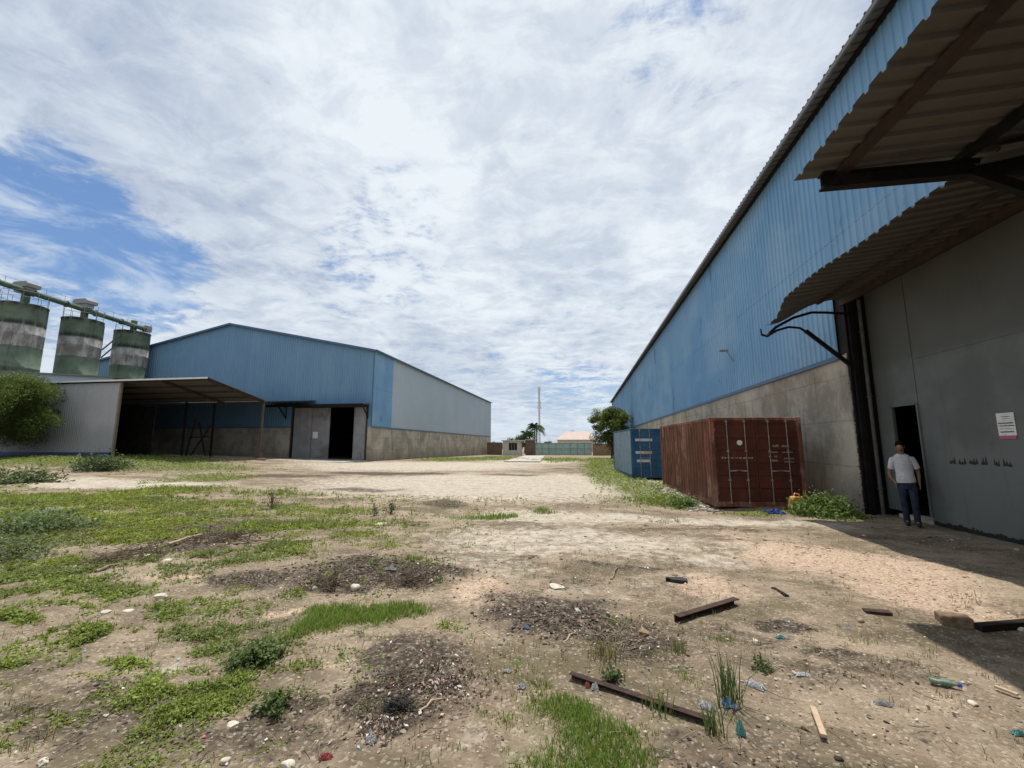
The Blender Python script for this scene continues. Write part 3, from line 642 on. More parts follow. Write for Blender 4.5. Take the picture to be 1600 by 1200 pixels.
for k in range(5):
    f = k/4; b.bar((-45.5, SY+f*(SYB-SY), ZA-.03+f*(ZB-ZA)), (SXB+.1, SY+f*(SYB-SY), ZA-.03+f*(ZB-ZA)), .06, .10)
b.bar((SXB, SY-.2, ZA-.02), (SXB, SYB, ZB-.02), .08, .18); b.bar((-30.5, SY-.1, ZA-.06), (-30.5, SYB, ZB-.06), .08, .18)
b.build('roof_frame', M['brown_steel'], sr)
for (px_, py_, z1_, mm) in ((SXB+.02, SYB, ZB-.1, 'darkwood'), (-31.4, SYB, ZB-.1, 'dark_steel'), (SXA+.05, SY+.02, ZA-.05, 'drywood'), (SXA+1.0, SYB-1, ZB-.0, 'dark_steel')):
    b = MB(); z0 = gh(px_, py_); b.box(px_-.07, px_+.07, py_-.07, py_+.07, z0, z1_)
    if mm == 'darkwood' and px_ > -30: b.box(px_-.2, px_+.2, py_-.2, py_+.2, z0-.3, z0+.55)
    b.build('post', M[mm], SH)
b = MB(); b.box(-45.4, -37.6, SYB+.1, SYB+.22, -.3, ZB-.1); b.box(-45.5, -45.38, SY, SYB+.2, -.3, ZA-.6); b.build('rear_wall', mottled('shade_dark_wall', (.035, .032, .028), (.07, .064, .055), 2, .9), SH)  # deep shade of the shed interior is put into this wall colour
q = gh(-26.2, 31.4)
st = MB(); st.box(-26.35, -25.75, 31.2, 31.6, q-.02, q+.14); tag(st.build('brick_pile', M['clay'], loc=(-26, 31.4, q), bevel=.02), 'low heap of orange bricks at the foot of the shed post', 'bricks')
def debris_pile():
    b2 = MB(); c = Vector((-30.8, 31.0, gh(-30.8, 31)))
    b2.bar(c+Vector((-1.6, 0, .1)), c+Vector((-.3, .3, 2.6)), .1, .1); b2.bar(c+Vector((-.4, .2, .1)), c+Vector((-1.5, .4, 2.9)), .1, .1); b2.bar(c+Vector((-2.4, .3, .1)), c+Vector((-2.0, .5, 3.2)), .12, .12)
    b2.bar(c+Vector((-2.2, .3, 1.6)), c+Vector((-.4, .4, 1.7)), .08, .1)
    tag(b2.build('scrap_frame', M['dark_steel'], loc=c), 'dark crossed scrap frame leaning inside the open shed', 'scrap frame')
debris_pile()
ST = thing('store_building', (-44, SY+3, .7), 'low grey store with a thin sloping roof between the white shed wall and the silos', 'building')
def rz_(x): return 7.15+(-41.0-x)*.070
b = MB(); b.prism([(-64, -.5), (-35.5, -.5), (-35.5, rz_(-35.5)), (-64, rz_(-64))], 'y', SY+.35, SY+.55); b.build('wall', M['bluegrey'], ST)
b = MB(); b.prism([(-64.3, rz_(-64.3)), (-35.2, rz_(-35.2)), (-35.2, rz_(-35.2)+.10), (-64.3, rz_(-64.3)+.10)], 'y', SY+.1, SY+11); b.build('roof', M['roofgrey'], ST)

# ------------------------------------------------------------------ silos with conveyor
def silomat():
    t = material('silo_paint'); sp = t.new('ShaderNodeSeparateXYZ', {0: t.pos}); z = sp.outputs[2]
    wob = t.noise(t.scalev(t.pos, (1.5, 1.5, .6)), 1, 6, .7)
    g1 = t.mix(t.ss(t.noise(t.pos, 1.2, 5, .6), .35, .65), (.10, .14, .10), (.15, .195, .145))
    zj = t.math('ADD', z, t.math('MULTIPLY', t.math('SUBTRACT', wob, .5), .35))
    wm = t.math('MULTIPLY', t.math('GREATER_THAN', zj, 9.85), t.math('LESS_THAN', zj, 11.75))
    wc = t.mix(t.ss(wob, .40, .62), (.20, .195, .18), (.42, .415, .395)); c = t.mix(wm, g1, wc)
    dr = t.noise(t.scalev(t.pos, (3.2, 3.2, .28), (2, 7, 1)), 1, 7, .72); c = t.mix(t.ss(dr, .54, .68, 0, .75), c, (.05, .045, .035))
    edge = t.math('MULTIPLY', t.ss(zj, 11.55, 11.8), t.ss(zj, 12.3, 11.85)); c = t.mix(t.math('MULTIPLY', edge, t.ss(dr, .3, .5)), c, (.03, .035, .022))
    tp = t.ss(zj, 13.0, 13.5); c = t.mix(t.math('MULTIPLY', tp, t.ss(wob, .4, .55)), c, (.03, .035, .025))
    return setc(t, c, .8, 0, .3, t.noise(t.pos, 6, 6), .35, .03)
M['silo'] = silomat()
M['green'] = mottled('green_paint', (.05, .09, .06), (.08, .13, .085), 3, .7, (.03, .03, .025))
SX = -47.4
silo0 = None
def silo_parts(root):
    r = 1.5
    b = MB(); b.lathe([(r, 3.0), (r, 8.0), (r+.02, 8.02), (r+.02, 8.08), (r, 8.1), (r, 10.9), (r+.02, 10.92), (r+.02, 10.97), (r, 11.0), (r, 13.45), (r+.03, 13.47), (r+.03, 13.55), (r-.05, 13.56)], SX, root.location.y, 40); b.build('shell', M['silo'], root)
    b = MB(); b.lathe([(r-.05, 13.54), (r*.5, 13.72), (.01, 13.8)], SX, root.location.y, 32); b.build('lid', M['green'], root)
    y = root.location.y
    b = MB(); b.tube([(SX, y, 13.6), (SX, y, 14.9)], .28, 12); b.build('neck', M['green'], root)
    if y < 35: b = MB(); b.box(SX-.75, SX+.6, y-.4, y+.3, 14.75, 15.15); b.prism([(SX-.9, 15.15), (SX+.75, 15.15), (SX+.75, 15.45), (SX+.6, 15.62), (SX-.75, 15.62), (SX-.9, 15.45)], 'y', y-.5, y+.5); b.build('filter_box', M['doorfar'], root)
    b = MB()
    for k in range(10):
        a = 2*math.pi*k/10; b.tube([(SX+1.45*math.cos(a), y+1.45*math.sin(a), 13.55), (SX+1.45*math.cos(a), y+1.45*math.sin(a), 14.6)], .018, 5)
    for zz_ in (14.1, 14.6): b.tube([(SX+1.45*math.cos(a), y+1.45*math.sin(a), zz_) for a in [2*math.pi*k/20 for k in range(21)]], .016, 5, False)
    b.build('railing', M['galv'], root)
    for k in range(4):
        a = math.pi/4+k*math.pi/2; b = MB(); b.bar((SX+1.3*math.cos(a), y+1.3*math.sin(a), .2), (SX+1.3*math.cos(a), y+1.3*math.sin(a), 3.2), .2, .2); b.build('leg', M['green'], root)
    b = MB(); b.lathe([(.3, 1.4), (r, 3.0)], SX, y, 32); b.build('hopper', M['green'], root)
slabs = ['green and white weathered silo nearest the left edge of the picture', 'middle green and white weathered silo of the row', 'green and white silo standing right in front of the blue gable']
for i, yy in enumerate((27.9, 32.35, 36.95)):
    silo_parts(thing('silo', (SX, yy, .6), slabs[i], 'silo', 'green and white silos in a row'))
CV = thing('conveyor', (SX, 22, .6), 'long green screw conveyor tube running down over the silo tops', 'conveyor')
b = MB(); b.tube([(SX+.45, 18, 15.35), (SX+.45, 38.2, 14.15)], .24, 12)
for k in range(9): y = 18.5+k*2.4; z = 15.35-(y-18)*.0594; b.tube([(SX+.45, y, z), (SX+.45, y+.08, z-.005)], .32, 12)
b.build('tube', M['green'], CV)
b = MB()
for zz_ in (.5, 1.0): b.tube([(SX-.5, 18, 15.35+zz_), (SX-.5, 38.2, 14.15+zz_)], .016, 5)
for k in range(15): y = 18.2+k*1.42; z = 15.35-(y-18)*.0594; b.tube([(SX-.5, y, z-.1), (SX-.5, y, z+1.0)], .016, 5)
b.build('handrail', M['galv'], CV)
b = MB(); b.box(SX+.2, SX+.75, 37.7, 38.3, 13.95, 14.55); b.build('motor', M['galv'], CV)
b = MB()
for (a_, c_) in ((11.0, 13.2), (10.2, 12.4)): b.bar((SX+.5, 33.9, a_), (SX+.5, 35.6, c_), .10, .10)
b.bar((SX+.5, 33.8, 10.2), (SX+.5, 33.8, 13.4), .1, .1)
b.build('cross_brace', M['green'], CV)

# ------------------------------------------------------------------ containers
def container(loc, rotz, label, paint, doorpaint, sidepaint, glyph):
    rootc = thing('shipping_container', loc, label, 'container', None, rotz)
    W_, L_, H_ = 2.438, 6.058, 2.50
    def B(mb, nm, mm, par=rootc, bev=0):
        me = bpy.data.meshes.new(nm); me.from_pydata([tuple(x) for x in mb.v], [], mb.f); me.polygons.foreach_set('use_smooth', mb.sm); me.update()
        o = link_mesh(nm, me, mm, par)
        if bev: q = o.modifiers.new('bevel', 'BEVEL'); q.width = bev; q.segments = 1; q.limit_method = 'ANGLE'
        return o
    b = MB()
    for x in (0, W_-.11): b.box(x, x+.11, 0, .10, .12, H_-.06); b.box(x, x+.11, L_-.12, L_, .12, H_-.06)
    for z0, z1 in ((.02, .16), (H_-.10, H_-.01)):
        b.box(.0, .08, .10, L_-.12, z0, z1); b.box(W_-.08, W_, .10, L_-.12, z0, z1); b.box(.11, W_-.11, 0.002, .10, z0, z1); b.box(.11, W_-.11, L_-.1, L_, z0, z1)
    B(b, 'frame', paint, bev=.008)
    b = MB(); wf = lambda p: (p[0]+.035*(float(vnoise(np.array(p[1]*.9+rotz*50), np.array(p[2]*1.3), 5))-.35)*math.sin(math.pi*min(1, max(0, (p[2]-.16)/2.2))), p[1], p[2])
    b.sheet((.035, L_-.12, .16), (0, -1, 0), (0, 0, 1), L_-.22, H_-.26, pitch=.275, depth=.04, side=1, nv=10, warp=wf); B(b, 'side_wall', sidepaint)
    b = MB(); b.sheet((W_-.035, .1, .16), (0, 1, 0), (0, 0, 1), L_-.22, H_-.26, pitch=.275, depth=.036, side=1); B(b, 'side_wall', sidepaint)
    b = MB(); b.sheet((.08, .1, H_-.03), (0, 1, 0), (1, 0, 0), L_-.22, W_-.16, pitch=.2, depth=.02, side=-1); b.sheet((.1, L_-.04, .16), (1, 0, 0), (0, 0, 1), W_-.2, H_-.26); B(b, 'roof', paint)
    b = MB()
    for x in (-.004, W_-.158):
        for y in (-.004, L_-.158):
            for z in (0, H_-.118): b = MB(); b.box(x, x+.162, y, y+.162, z, z+.118); B(b, 'corner_casting', paint, bev=.012)
    half = (W_-.22)/2
    for k in range(2):
        x0 = .11+k*half+.006; x1 = x0+half-.012
        b = MB(); b.box(x0, x1, .045, .075, .17, H_-.11)
        b.box(x0, x0+.05, .022, .045, .17, H_-.11); b.box(x1-.05, x1, .022, .045, .17, H_-.11); b.box(x0+.05, x1-.05, .022, .045, .17, .24); b.box(x0+.05, x1-.05, .022, .045, H_-.18, H_-.11)
        n = 5
        for j in range(n):   # raised horizontal ribs between pressed panels
            z = .24+(j+1)*(H_-.42)/(n+1); b.prism([(.045, z-.07), (.018, z-.045), (.018, z+.045), (.045, z+.07)], 'x', x0+.05, x1-.05)
        dr_ = B(b, 'door', doorpaint)
        for fx in (.30, .74):
            xx = x0+fx*(x1-x0)
            q = MB(); q.tube([(xx, -.012, .10), (xx, -.012, H_-.06)], .014, 8)
            for z in (.14, .75, 1.55, H_-.12): q.box(xx-.032, xx+.032, -.018, .024, z-.025, z+.025)
            lb = B(q, 'locking_bar', M['galv'], dr_)
            q = MB(); q.bar((xx, -.035, 1.0), (xx+(.32 if fx < .5 else -.32), -.035, 1.02), .035, .02, (0, 1, 0)); B(q, 'handle', M['galv'], dr_)
        for z in (.4, 1.0, 1.6, 2.15):
            xe = x0-.03 if k == 0 else x1+.03; q = MB(); q.box(xe-.05, xe+.05, .004, .02, z-.04, z+.04); B(q, 'hinge', paint, dr_)
        glyph(k, x0, x1, dr_, B)
    return rootc
def red_marks(k, x0, x1, dr_, B):
    if k == 0:
        q = MB(); n = 18; cx, cz, r = x0+.66, 1.78, .075
        q.prism([(cx+r*math.cos(2*math.pi*i/n), cz+r*math.sin(2*math.pi*i/n)) for i in range(n)], 'y', .008, .012); B(q, 'round_sticker', M['white'], dr_)
        q = MB(); xx = x0+.15
        while xx < x0+.95: wv = random.uniform(.03, .10); q.box(xx, xx+wv, .009, .0125, 1.33+random.uniform(0, .02), 1.37+random.uniform(0, .02)); xx += wv+random.uniform(.01, .05)
        B(q, 'worn_marking', M['wornpaint'], dr_)
    else:
        q = MB()
        for (z, xa, xb, h) in ((1.66, .42, .56, .07), (1.66, .66, .86, .06), (1.50, .30, .55, .05), (1.50, .66, .92, .04), (1.38, .30, .36, .05), (1.38, .44, .52, .05), (1.26, .32, .50, .06), (1.33, .70, .92, .035), (1.24, .70, .92, .035)):
            xx = x0+xa
            while xx < x0+xb: q.box(xx, xx+.028, .009, .0125, z, z+h*random.uniform(.7, 1)); xx += .042
        B(q, 'worn_marking', M['wornpaint'], dr_)
def blue_marks(k, x0, x1, dr_, B):
    if k == 0:
        for (z, mm, a, c) in ((1.85, 'galv', .1, .95), (1.22, 'galv', .1, .9), (.80, 'galv', .15, .8)):
            q = MB(); q.box(x0+a, x0+c, .014, .0165, z, z+.13); B(q, 'worn_marking', M['bluegrey'], dr_)
        q = MB(); q.box(x0+.5, x0+.85, .009, .0115, 1.24, 1.34); B(q, 'yellow_sticker', M['plastic_orange'], dr_)
    else:
        q = MB(); q.box(x0+.35, x0+.48, .008, .012, 1.62, 1.74); B(q, 'white_sticker', M['white'], dr_)
def yawto(a, c): return math.atan2(c[1]-a[1], c[0]-a[0])
container((3.60, 12.86, -.02), R(3.0), 'rust red shipping container with closed doors against the concrete wall', M['red'], M['reddoor'], M['red'], red_marks)
container((2.44, 22.4, .02), R(4.2), 'blue shipping container with pale grey-blue side behind the red one', M['cblue'], M['cblue'], M['cgrey'], blue_marks)

# ------------------------------------------------------------------ far end: boundary wall, gate, guard house, mast, house
GYY = 88.0
def gx_(px, py=700, Y=GYY):
    dd = ray(px, py); t = Y/dd.y; return dd.x*t
def gzz(px, py, Y=GYY):
    dd = ray(px, py); t = Y/dd.y; return CE+dd.z*t
ZG = -.58
b = MB(); b.box(-20.1, gx_(783), GYY+1, GYY+1.2, -2, 2.0); b.box(-20.1, gx_(783), GYY+.95, GYY+1.25, 2.0, 2.1)
tag(b.build('boundary_wall', M['brickpier'], loc=(-19, GYY+1, 0)), 'short dark brown boundary wall between the left warehouse and the guard house', 'wall')
b = MB(); b.box(gx_(926), XW-.1, GYY+.2, GYY+.4, -2, 1.75); b.box(gx_(926)-.05, XW-.1, GYY+.14, GYY+.46, 1.75, 1.84)
tag(b.build('boundary_wall', M['clay'], loc=(5, GYY, 0)), 'low tan boundary wall right of the green gate behind the leafy tree', 'wall')
GH = thing('guard_house', (gx_(802), GYY-4, ZG), 'small white flat-roofed guard house with a dark window beside the gate', 'guard house')
ya = GYY-5; xa, xb = gx_(785.5, 700, ya), gx_(812, 700, ya); zt = gzz(800, 689, ya)
b = MB(); wx0, wx1, wz0, wz1 = gx_(795, 700, ya), gx_(808, 700, ya), gzz(800, 703, ya), gzz(800, 692, ya)
b.box(xa, wx0, ya, ya+3.4, -1.5, zt); b.box(wx1, xb, ya, ya+3.4, -1.5, zt); b.box(wx0, wx1, ya, ya+.15, -1.5, wz0); b.box(wx0, wx1, ya, ya+.15, wz1, zt); b.box(wx0, wx1, ya+3.2, ya+3.4, -1.5, zt)
b.build('wall', M['cream'], GH)
b = MB(); b.box(xa-.25, xb+.6, ya-.4, ya+3.7, zt, zt+.16); b.build('roof', M['cream'], GH)
b = MB(); b.box(wx0, wx1, ya+.08, ya+.10, wz0, wz1); wn_ = b.build('window', M['black'], GH)
b = MB()
for k in range(4): xx = wx0+(wx1-wx0)*k/3; b.box(xx-.03, xx+.03, ya-.02, ya+.05, wz0, wz1)
b.box(wx0-.05, wx1+.05, ya-.03, ya+.0, wz0-.06, wz0); b.build('window_frame', M['galv'], wn_)
PW = thing('gate_pier', (gx_(829), GYY, ZG), 'wide brown rendered pier between the guard house and the green gate', 'gate pier')
b = MB(); b.box(gx_(821), gx_(836), GYY-.3, GYY+.5, -2, gzz(830, 688)); b.build('shaft', M['brickpier'], PW)
b = MB(); b.box(gx_(821)-.1, gx_(836)+.1, GYY-.4, GYY+.6, gzz(830, 688), gzz(830, 687)+.1); b.build('cap', M['concrete_floor'], PW)
GT = thing('gate', (gx_(880), GYY, ZG), 'wide pale teal metal double gate closing the far end of the yard', 'gate')
x0, x1 = gx_(836.5), gx_(924); z0, z1 = ZG+.1, gzz(880, 692); xm = (x0+x1)/2
for (a, c) in ((x0, xm-.06), (xm+.06, x1)):
    b = MB(); b.sheet((a, GYY, z0), (1, 0, 0), (0, 0, 1), c-a, z1-z0, pitch=.3, depth=.03); lf = b.build('leaf', M['teal'], GT)
    b = MB(); b.box(a, c, GYY-.09, GYY-.03, z1-.1, z1); b.box(a, c, GYY-.09, GYY-.03, z0, z0+.1); b.box(a, c, GYY-.09, GYY-.03, (z0+z1)/2-.04, (z0+z1)/2+.04)
    for k in range(5): xx = a+(c-a)*k/4; b.box(xx-.05, xx+.05, GYY-.08, GYY-.03, z0, z1)
    b.build('gate_frame', M['flash_blue' if False else 'galv'], lf)
b = MB(); b.bar((xm, GYY-.15, z0-.1), (xm, GYY-.15, z1+.05), .10, .08, (0, 1, 0)); b.build('centre_post', M['white'], GT)
# house beyond
HS = thing('house', (3, 135, -1), 'house with a pale pink roof showing above the gate beside the leafy tree', 'house')
hx0, hx1 = gx_(868, 690, 135), gx_(935, 690, 135); hz = gzz(890, 687, 135); hr = gzz(890, 675.5, 135)
b = MB(); b.box(hx0+.6, hx1-.6, 135, 146, -2, hz); b.build('wall', M['cream'], HS)
b = MB(); b.add([(hx0, 134.4, hz), (hx1, 134.4, hz), (hx1, 147, hz), (hx0, 147, hz), (hx0+3.2, 140.5, hr+.5), (hx1-3.2, 140.5, hr+.5)], [(0, 1, 5, 4), (1, 2, 5), (2, 3, 4, 5), (3, 0, 4), (3, 2, 1, 0)]); b.build('roof', M['tilepink'], HS)
# lattice mast
mx, my = gx_(843, 690, 240), 240.0; mt = gzz(843, 604, 240)
MS = thing('radio_mast', (mx, my, -1), 'tall slender lattice radio mast far beyond the gate', 'mast')
b = MB(); wb = .55
def leg_at(k, z):
    f = 1-.45*(z+1)/(mt+1); a = 2*math.pi*k/3+.4; return Vector((mx+wb*f*math.cos(a), my+wb*f*math.sin(a), z))
for k in range(3): b.tube([leg_at(k, -1), leg_at(k, mt)], .10, 5)
zc = -1.0
while zc < mt-1.6:
    for k in range(3): b.tube([leg_at(k, zc), leg_at((k+1) % 3, zc+1.5)], .06, 4); b.tube([leg_at(k, zc+1.5), leg_at((k+1) % 3, zc+1.5)], .05, 4)
    zc += 1.5
b.build('lattice', M['galv'], MS)
for zc in (mt-1.2, mt-9.5, mt-12.0):
    b = MB()
    for k in range(3): p = leg_at(k, zc)+Vector((math.cos(2*math.pi*k/3+.4)*.5, math.sin(2*math.pi*k/3+.4)*.5, 0)); b.box(p.x-.2, p.x+.2, p.y-.2, p.y+.2, zc-1, zc+1)
    b.build('antenna', M['white'], MS)

# ------------------------------------------------------------------ vegetation
def leaves(cent, size, up=.3, col=(.05, .09, .02), var=.35, asp=.5, yellow=.0):
    """diamond leaves around given centres"""
    n = len(cent); size = np.broadcast_to(size, (n,)).astype(float)*rng.uniform(.6, 1.3, n)
    nm = rng.normal(size=(n, 3)); nm[:, 2] = np.abs(nm[:, 2])+up; nm /= np.linalg.norm(nm, axis=1)[:, None]
    t = np.cross(nm, rng.normal(size=(n, 3))); t /= np.linalg.norm(t, axis=1)[:, None]+1e-9; bt = np.cross(nm, t)
    s = size[:, None]
    v = np.stack([cent-t*s*.5, cent+bt*s*asp*.5+nm*s*.08, cent+t*s*.5, cent-bt*s*asp*.5+nm*s*.08], 1).reshape(-1, 3)
    f = np.arange(4*n).reshape(n, 4)
    k = rng.uniform(1-var, 1+var, (n, 1)); c = np.array(col)[None, :]*k
    if yellow: y = rng.uniform(0, yellow, (n, 1)); c = c*(1-y)+np.array([[.20, .22, .03]])*y
    c = np.repeat(np.concatenate([c, np.ones((n, 1))], 1), 4, 0)
    return v, f, c
def blades(base, h, wd, lean=.4, col=(.09, .17, .03), var=.3, dry=.1):
    n = len(base); h = np.broadcast_to(h, (n,))*rng.uniform(.5, 1.3, n); a = rng.uniform(0, 2*np.pi, n); l = rng.uniform(.1, 1, n)*lean*h
    dx = np.stack([np.cos(a), np.sin(a), np.zeros(n)], 1); a2 = a+rng.uniform(1, 2, n); sx = np.stack([np.cos(a2), np.sin(a2), np.zeros(n)], 1)*(np.broadcast_to(wd, (n,))[:, None]/2)
    Z = np.array([[0, 0, 1.]]); m = base+dx*(l*.35)[:, None]+Z*(h*.6)[:, None]; tp = base+dx*l[:, None]+Z*h[:, None]
    v = np.stack([base-sx, base+sx, m+sx*.75, m-sx*.75, tp], 1).reshape(-1, 3)
    i = np.arange(n)*5; f1 = np.stack([i, i+1, i+2, i+3], 1); f2 = np.stack([i+3, i+2, i+4], 1)
    c = np.array(col)[None]*rng.uniform(1-var, 1+var, (n, 1)); y = (rng.random((n, 1)) < dry)*.8; c = c*(1-y)+np.array([[.30, .26, .13]])*y
    return v, [f1, f2], np.repeat(np.concatenate([c, np.ones((n, 1))], 1), 5, 0)
class Acc:
    def __init__(s): s.v = []; s.f = {3: [], 4: []}; s.c = []; s.n = 0
    def add(s, t):
        v, f, c = t
        for q in (f if isinstance(f, list) else [f]): s.f[q.shape[1]].append(q+s.n)
        s.v.append(v); s.c.append(c); s.n += len(v)
    def build(s, name, m, parent=None, loc=(0, 0, 0)):
        fl = [np.concatenate(s.f[k]) for k in (4, 3) if s.f[k]]
        if parent is not None: loc = tuple(origin(parent))
        return np_mesh(name, np.concatenate(s.v), fl, m, parent, loc, np.concatenate(s.c))
def clumps(c, rad, n, k, crad, shell=.55):
    """n points in k clumps spread through an ellipsoid"""
    dirs = rng.normal(size=(k, 3)); dirs /= np.linalg.norm(dirs, axis=1)[:, None]
    cc = np.array(c)+dirs*rng.uniform(shell, 1, (k, 1))*np.array(rad)
    i = rng.integers(0, k, n); q = rng.normal(size=(n, 3)); q /= np.linalg.norm(q, axis=1)[:, None]
    return cc[i]+q*(rng.random((n, 1))**.45)*crad*rng.uniform(.6, 1.25, (k, 1))[i]*np.array([1, 1, .75]), i, cc
def tree(name, loc, h, cz, rad, n, k, crad, leaf, col, label, cat='tree', group=None, trunkr=.25, yellow=0, asp=.5, lean=0):
    T = thing(name, loc, label, cat, group); L = Vector(loc)
    pts, i, cc = clumps((L.x+lean, L.y, L.z+cz), rad, n, k, crad)
    tone = rng.uniform(.65, 1.35, k)[i]
    v, f, c = leaves(pts, leaf, .35, col, .25, asp, yellow); c[:, :3] *= np.repeat(tone, 4)[:, None]
    a = Acc(); a.add((v, f, c)); a.build('crown', M['leaf'], T)
    b = MB(); top = L+Vector((lean*.6, 0, cz*.75)); b.tube([L+Vector((0, 0, -.3)), L+Vector((lean*.2, .1, cz*.4)), top], [trunkr, trunkr*.75, trunkr*.5], 8)
    for j in range(0, k, max(1, k//12)): e = Vector(cc[j]); b.tube([L+Vector((lean*.2, .1, cz*(.35+.03*(j % 9)))), top.lerp(e, .5)+Vector((0, 0, -.1)), e], [trunkr*.45, trunkr*.28, .03], 6)
    b.build('trunk', M['bark'], T); return T
tree('broadleaf_tree', (4.0, 60, gh(4, 60)), 8, 4.35, (2.9, 2.75, 3.2), 26000, 90, .85, .22, (.095, .135, .035), 'bushy dark green tree at the end of the right warehouse behind the blue container', trunkr=.22, yellow=.3)
tree('feathery_tree', (-41.3, 23.2, gh(-41.3, 23.2)), 7, 3.5, (4.6, 3.0, 3.0), 110000, 120, 1.0, .16, (.045, .085, .022), 'feathery green tree at the left edge in front of the white shed wall', trunkr=.2, yellow=.35, asp=.28)
tree('broadleaf_tree', (gx_(893, 690, 150)+2.5, 150, -1), 8, 4.2, (6.5, 5, 2.6), 5000, 40, 1.4, .5, (.05, .085, .02), 'dark spreading tree behind the pink-roofed house', trunkr=.3)
tree('broadleaf_tree', (gx_(815, 690, 112), 112, -1), 5, 3.4, (2.6, 2, 1.9), 4000, 30, .8, .3, (.04, .075, .02), 'dark bushy tree behind the brown gate pier', trunkr=.2)
tree('broadleaf_tree', (gx_(801, 690, 105), 105, -1), 5, 2.9, (1.6, 1.5, 1.5), 2500, 20, .6, .26, (.08, .13, .03), 'small light green tree behind the guard house roof', trunkr=.15)
tree('broadleaf_tree', (gx_(857, 690, 125), 125, -1), 5, 2.3, (1.7, 1.5, 1.1), 2000, 20, .6, .28, (.035, .06, .02), 'low dark tree just above the left leaf of the gate', trunkr=.15)
tree('broadleaf_tree', (gx_(778, 690, 170), 170, -2), 5, 2.6, (6, 4, 1.4), 2500, 25, 1.2, .5, (.05, .075, .03), 'low hazy tree line above the boundary wall at the warehouse end', trunkr=.2)
def palm(x, y, zb, h, fr, label):
    T = thing('palm_tree', (x, y, zb), label, 'palm tree', 'palms beyond the gate'); L = Vector((x, y, zb))
    b = MB(); b.tube([L, L+Vector((.15, 0, h*.5)), L+Vector((.1, 0, h))], [.28, .2, .17], 8); b.build('trunk', M['bark'], T)
    a = Acc(); c0 = np.array([x+.1, y, zb+h])
    for j in range(26):
        an = rng.uniform(0, 2*np.pi); el = rng.uniform(-.3, 1.1); t = np.linspace(0.05, 1, 26)
        dirv = np.array([math.cos(an)*math.cos(el), math.sin(an)*math.cos(el), math.sin(el)])
        p = c0+dirv*fr*t[:, None]+np.array([0, 0, -1])*fr*.75*(t**2)[:, None]
        sd = np.array([-math.sin(an), math.cos(an), 0])
        for s in (-1, 1):
            e = p+(sd*s*.45+np.array([0, 0, -.35]))*fr*.32*np.sin(np.pi*np.clip(t*.9+.1, 0, 1))[:, None]
            v = np.stack([p, p+dirv*.12, e+dirv*.1, e], 1).reshape(-1, 3); f = np.arange(len(v)).reshape(-1, 4)
            a.add((v, f, np.tile([.035, .065, .02, 1], (len(v), 1))))
    a.build('crown', M['leaf'], T)
palm(gx_(835, 690, 118), 118, -1, gzz(833, 660, 118), 3.3, 'tallest palm beside the foot of the mast')
palm(gx_(838, 690, 126), 126, -1, gzz(838, 664, 126)+.2, 3.2, 'palm just right of the tallest palm, behind the gate pier')
palm(gx_(820, 690, 120), 120, -1, gzz(820, 672, 120), 3.0, 'leftmost palm above the guard house corner')
palm(gx_(827, 690, 112), 112, -1, gzz(827, 676, 112)+.6, 2.6, 'shorter palm just left of the tallest palm')

def bush(name, px, py, r, h, n, leaf, col, label, cat='bush', asp=.5, yellow=.15, stems=14):
    p = gpt(px, py); T = thing(name, p, label, cat)
    k = max(12, int(n/60)); th = rng.uniform(0, 2*np.pi, k); rr = r*np.sqrt(rng.random(k)); zz_ = h*(1-(rr/r)**2*.75)*rng.uniform(.45, 1, k)
    cc = np.stack([p.x+rr*np.cos(th), p.y+rr*np.sin(th), p.z+zz_], 1); i = rng.integers(0, k, n)
    base = np.array([p.x, p.y, p.z]); f_ = rng.random((n, 1))**.5
    pts = base+np.array([.75, .75, 1])*(cc[i]-base)*f_+rng.normal(size=(n, 3))*r*.13+(cc[i]-base)*np.array([.25, .25, 0])*f_
    pts[:, 2] = np.maximum(pts[:, 2], p.z+.015)
    v, f, c = leaves(pts, leaf, .5, col, .3, asp, yellow); c[:, :3] *= np.repeat(rng.uniform(.7, 1.3, k)[i], 4)[:, None]
    a = Acc(); a.add((v, f, c)); a.build('foliage', M['leaf'], T)
    b = MB()
    for j in range(min(stems, k)): b.tube([p+Vector((0, 0, -.02)), p.lerp(Vector(cc[j]), .6)+Vector((0, 0, .03*h)), Vector(cc[j])], [.006+.004*r, .004+.003*r, .002], 5)
    b.build('stem', M['bark'], T); return T
bush('weed_bush', 1288, 806, .75, .62, 2600, .085, (.10, .17, .045), 'leafy green bush at the foot of the concrete wall corner', yellow=.2)
bush('weed_bush', 402, 1030, .25, .15, 1500, .04, (.115, .165, .06), 'low dark green bush left of the bright grass strip', yellow=.1)
bush('weed_bush', 60, 832, 1.0, .40, 2600, .085, (.115, .165, .085), 'large blue-green bush in the weeds at the left edge')
bush('weed_bush', 8, 872, .75, .28, 1700, .065, (.14, .18, .105), 'pale grey-green bush low at the left edge')
bush('weed_bush', 160, 722, 1.6, 1.0, 2200, .16, (.06, .10, .05), 'bush at the right foot of the white shed wall')
bush('weed_bush', 20, 728, 1.6, .6, 1500, .16, (.08, .12, .05), 'low bush below the feathery tree')
bush('weed_bush', 430, 1110, .14, .15, 600, .034, (.10, .15, .055), 'small upright weed between the grass patch and the black ash')
bush('weed_bush', 425, 795, .35, .7, 300, .05, (.10, .09, .045), 'tall dry weed at the near edge of the pale track', stems=12)
bush('weed_bush', 610, 803, .22, .55, 240, .05, (.06, .09, .035), 'thin upright weed in the middle of the sandy verge', stems=8)
bush('weed_bush', 585, 806, .14, .42, 120, .045, (.07, .09, .04), 'smallest thin weed left of the upright one', stems=6)
bush('weed_bush', 1068, 792, .55, .34, 1200, .07, (.09, .15, .04), 'low green bush in front of the red container corner')
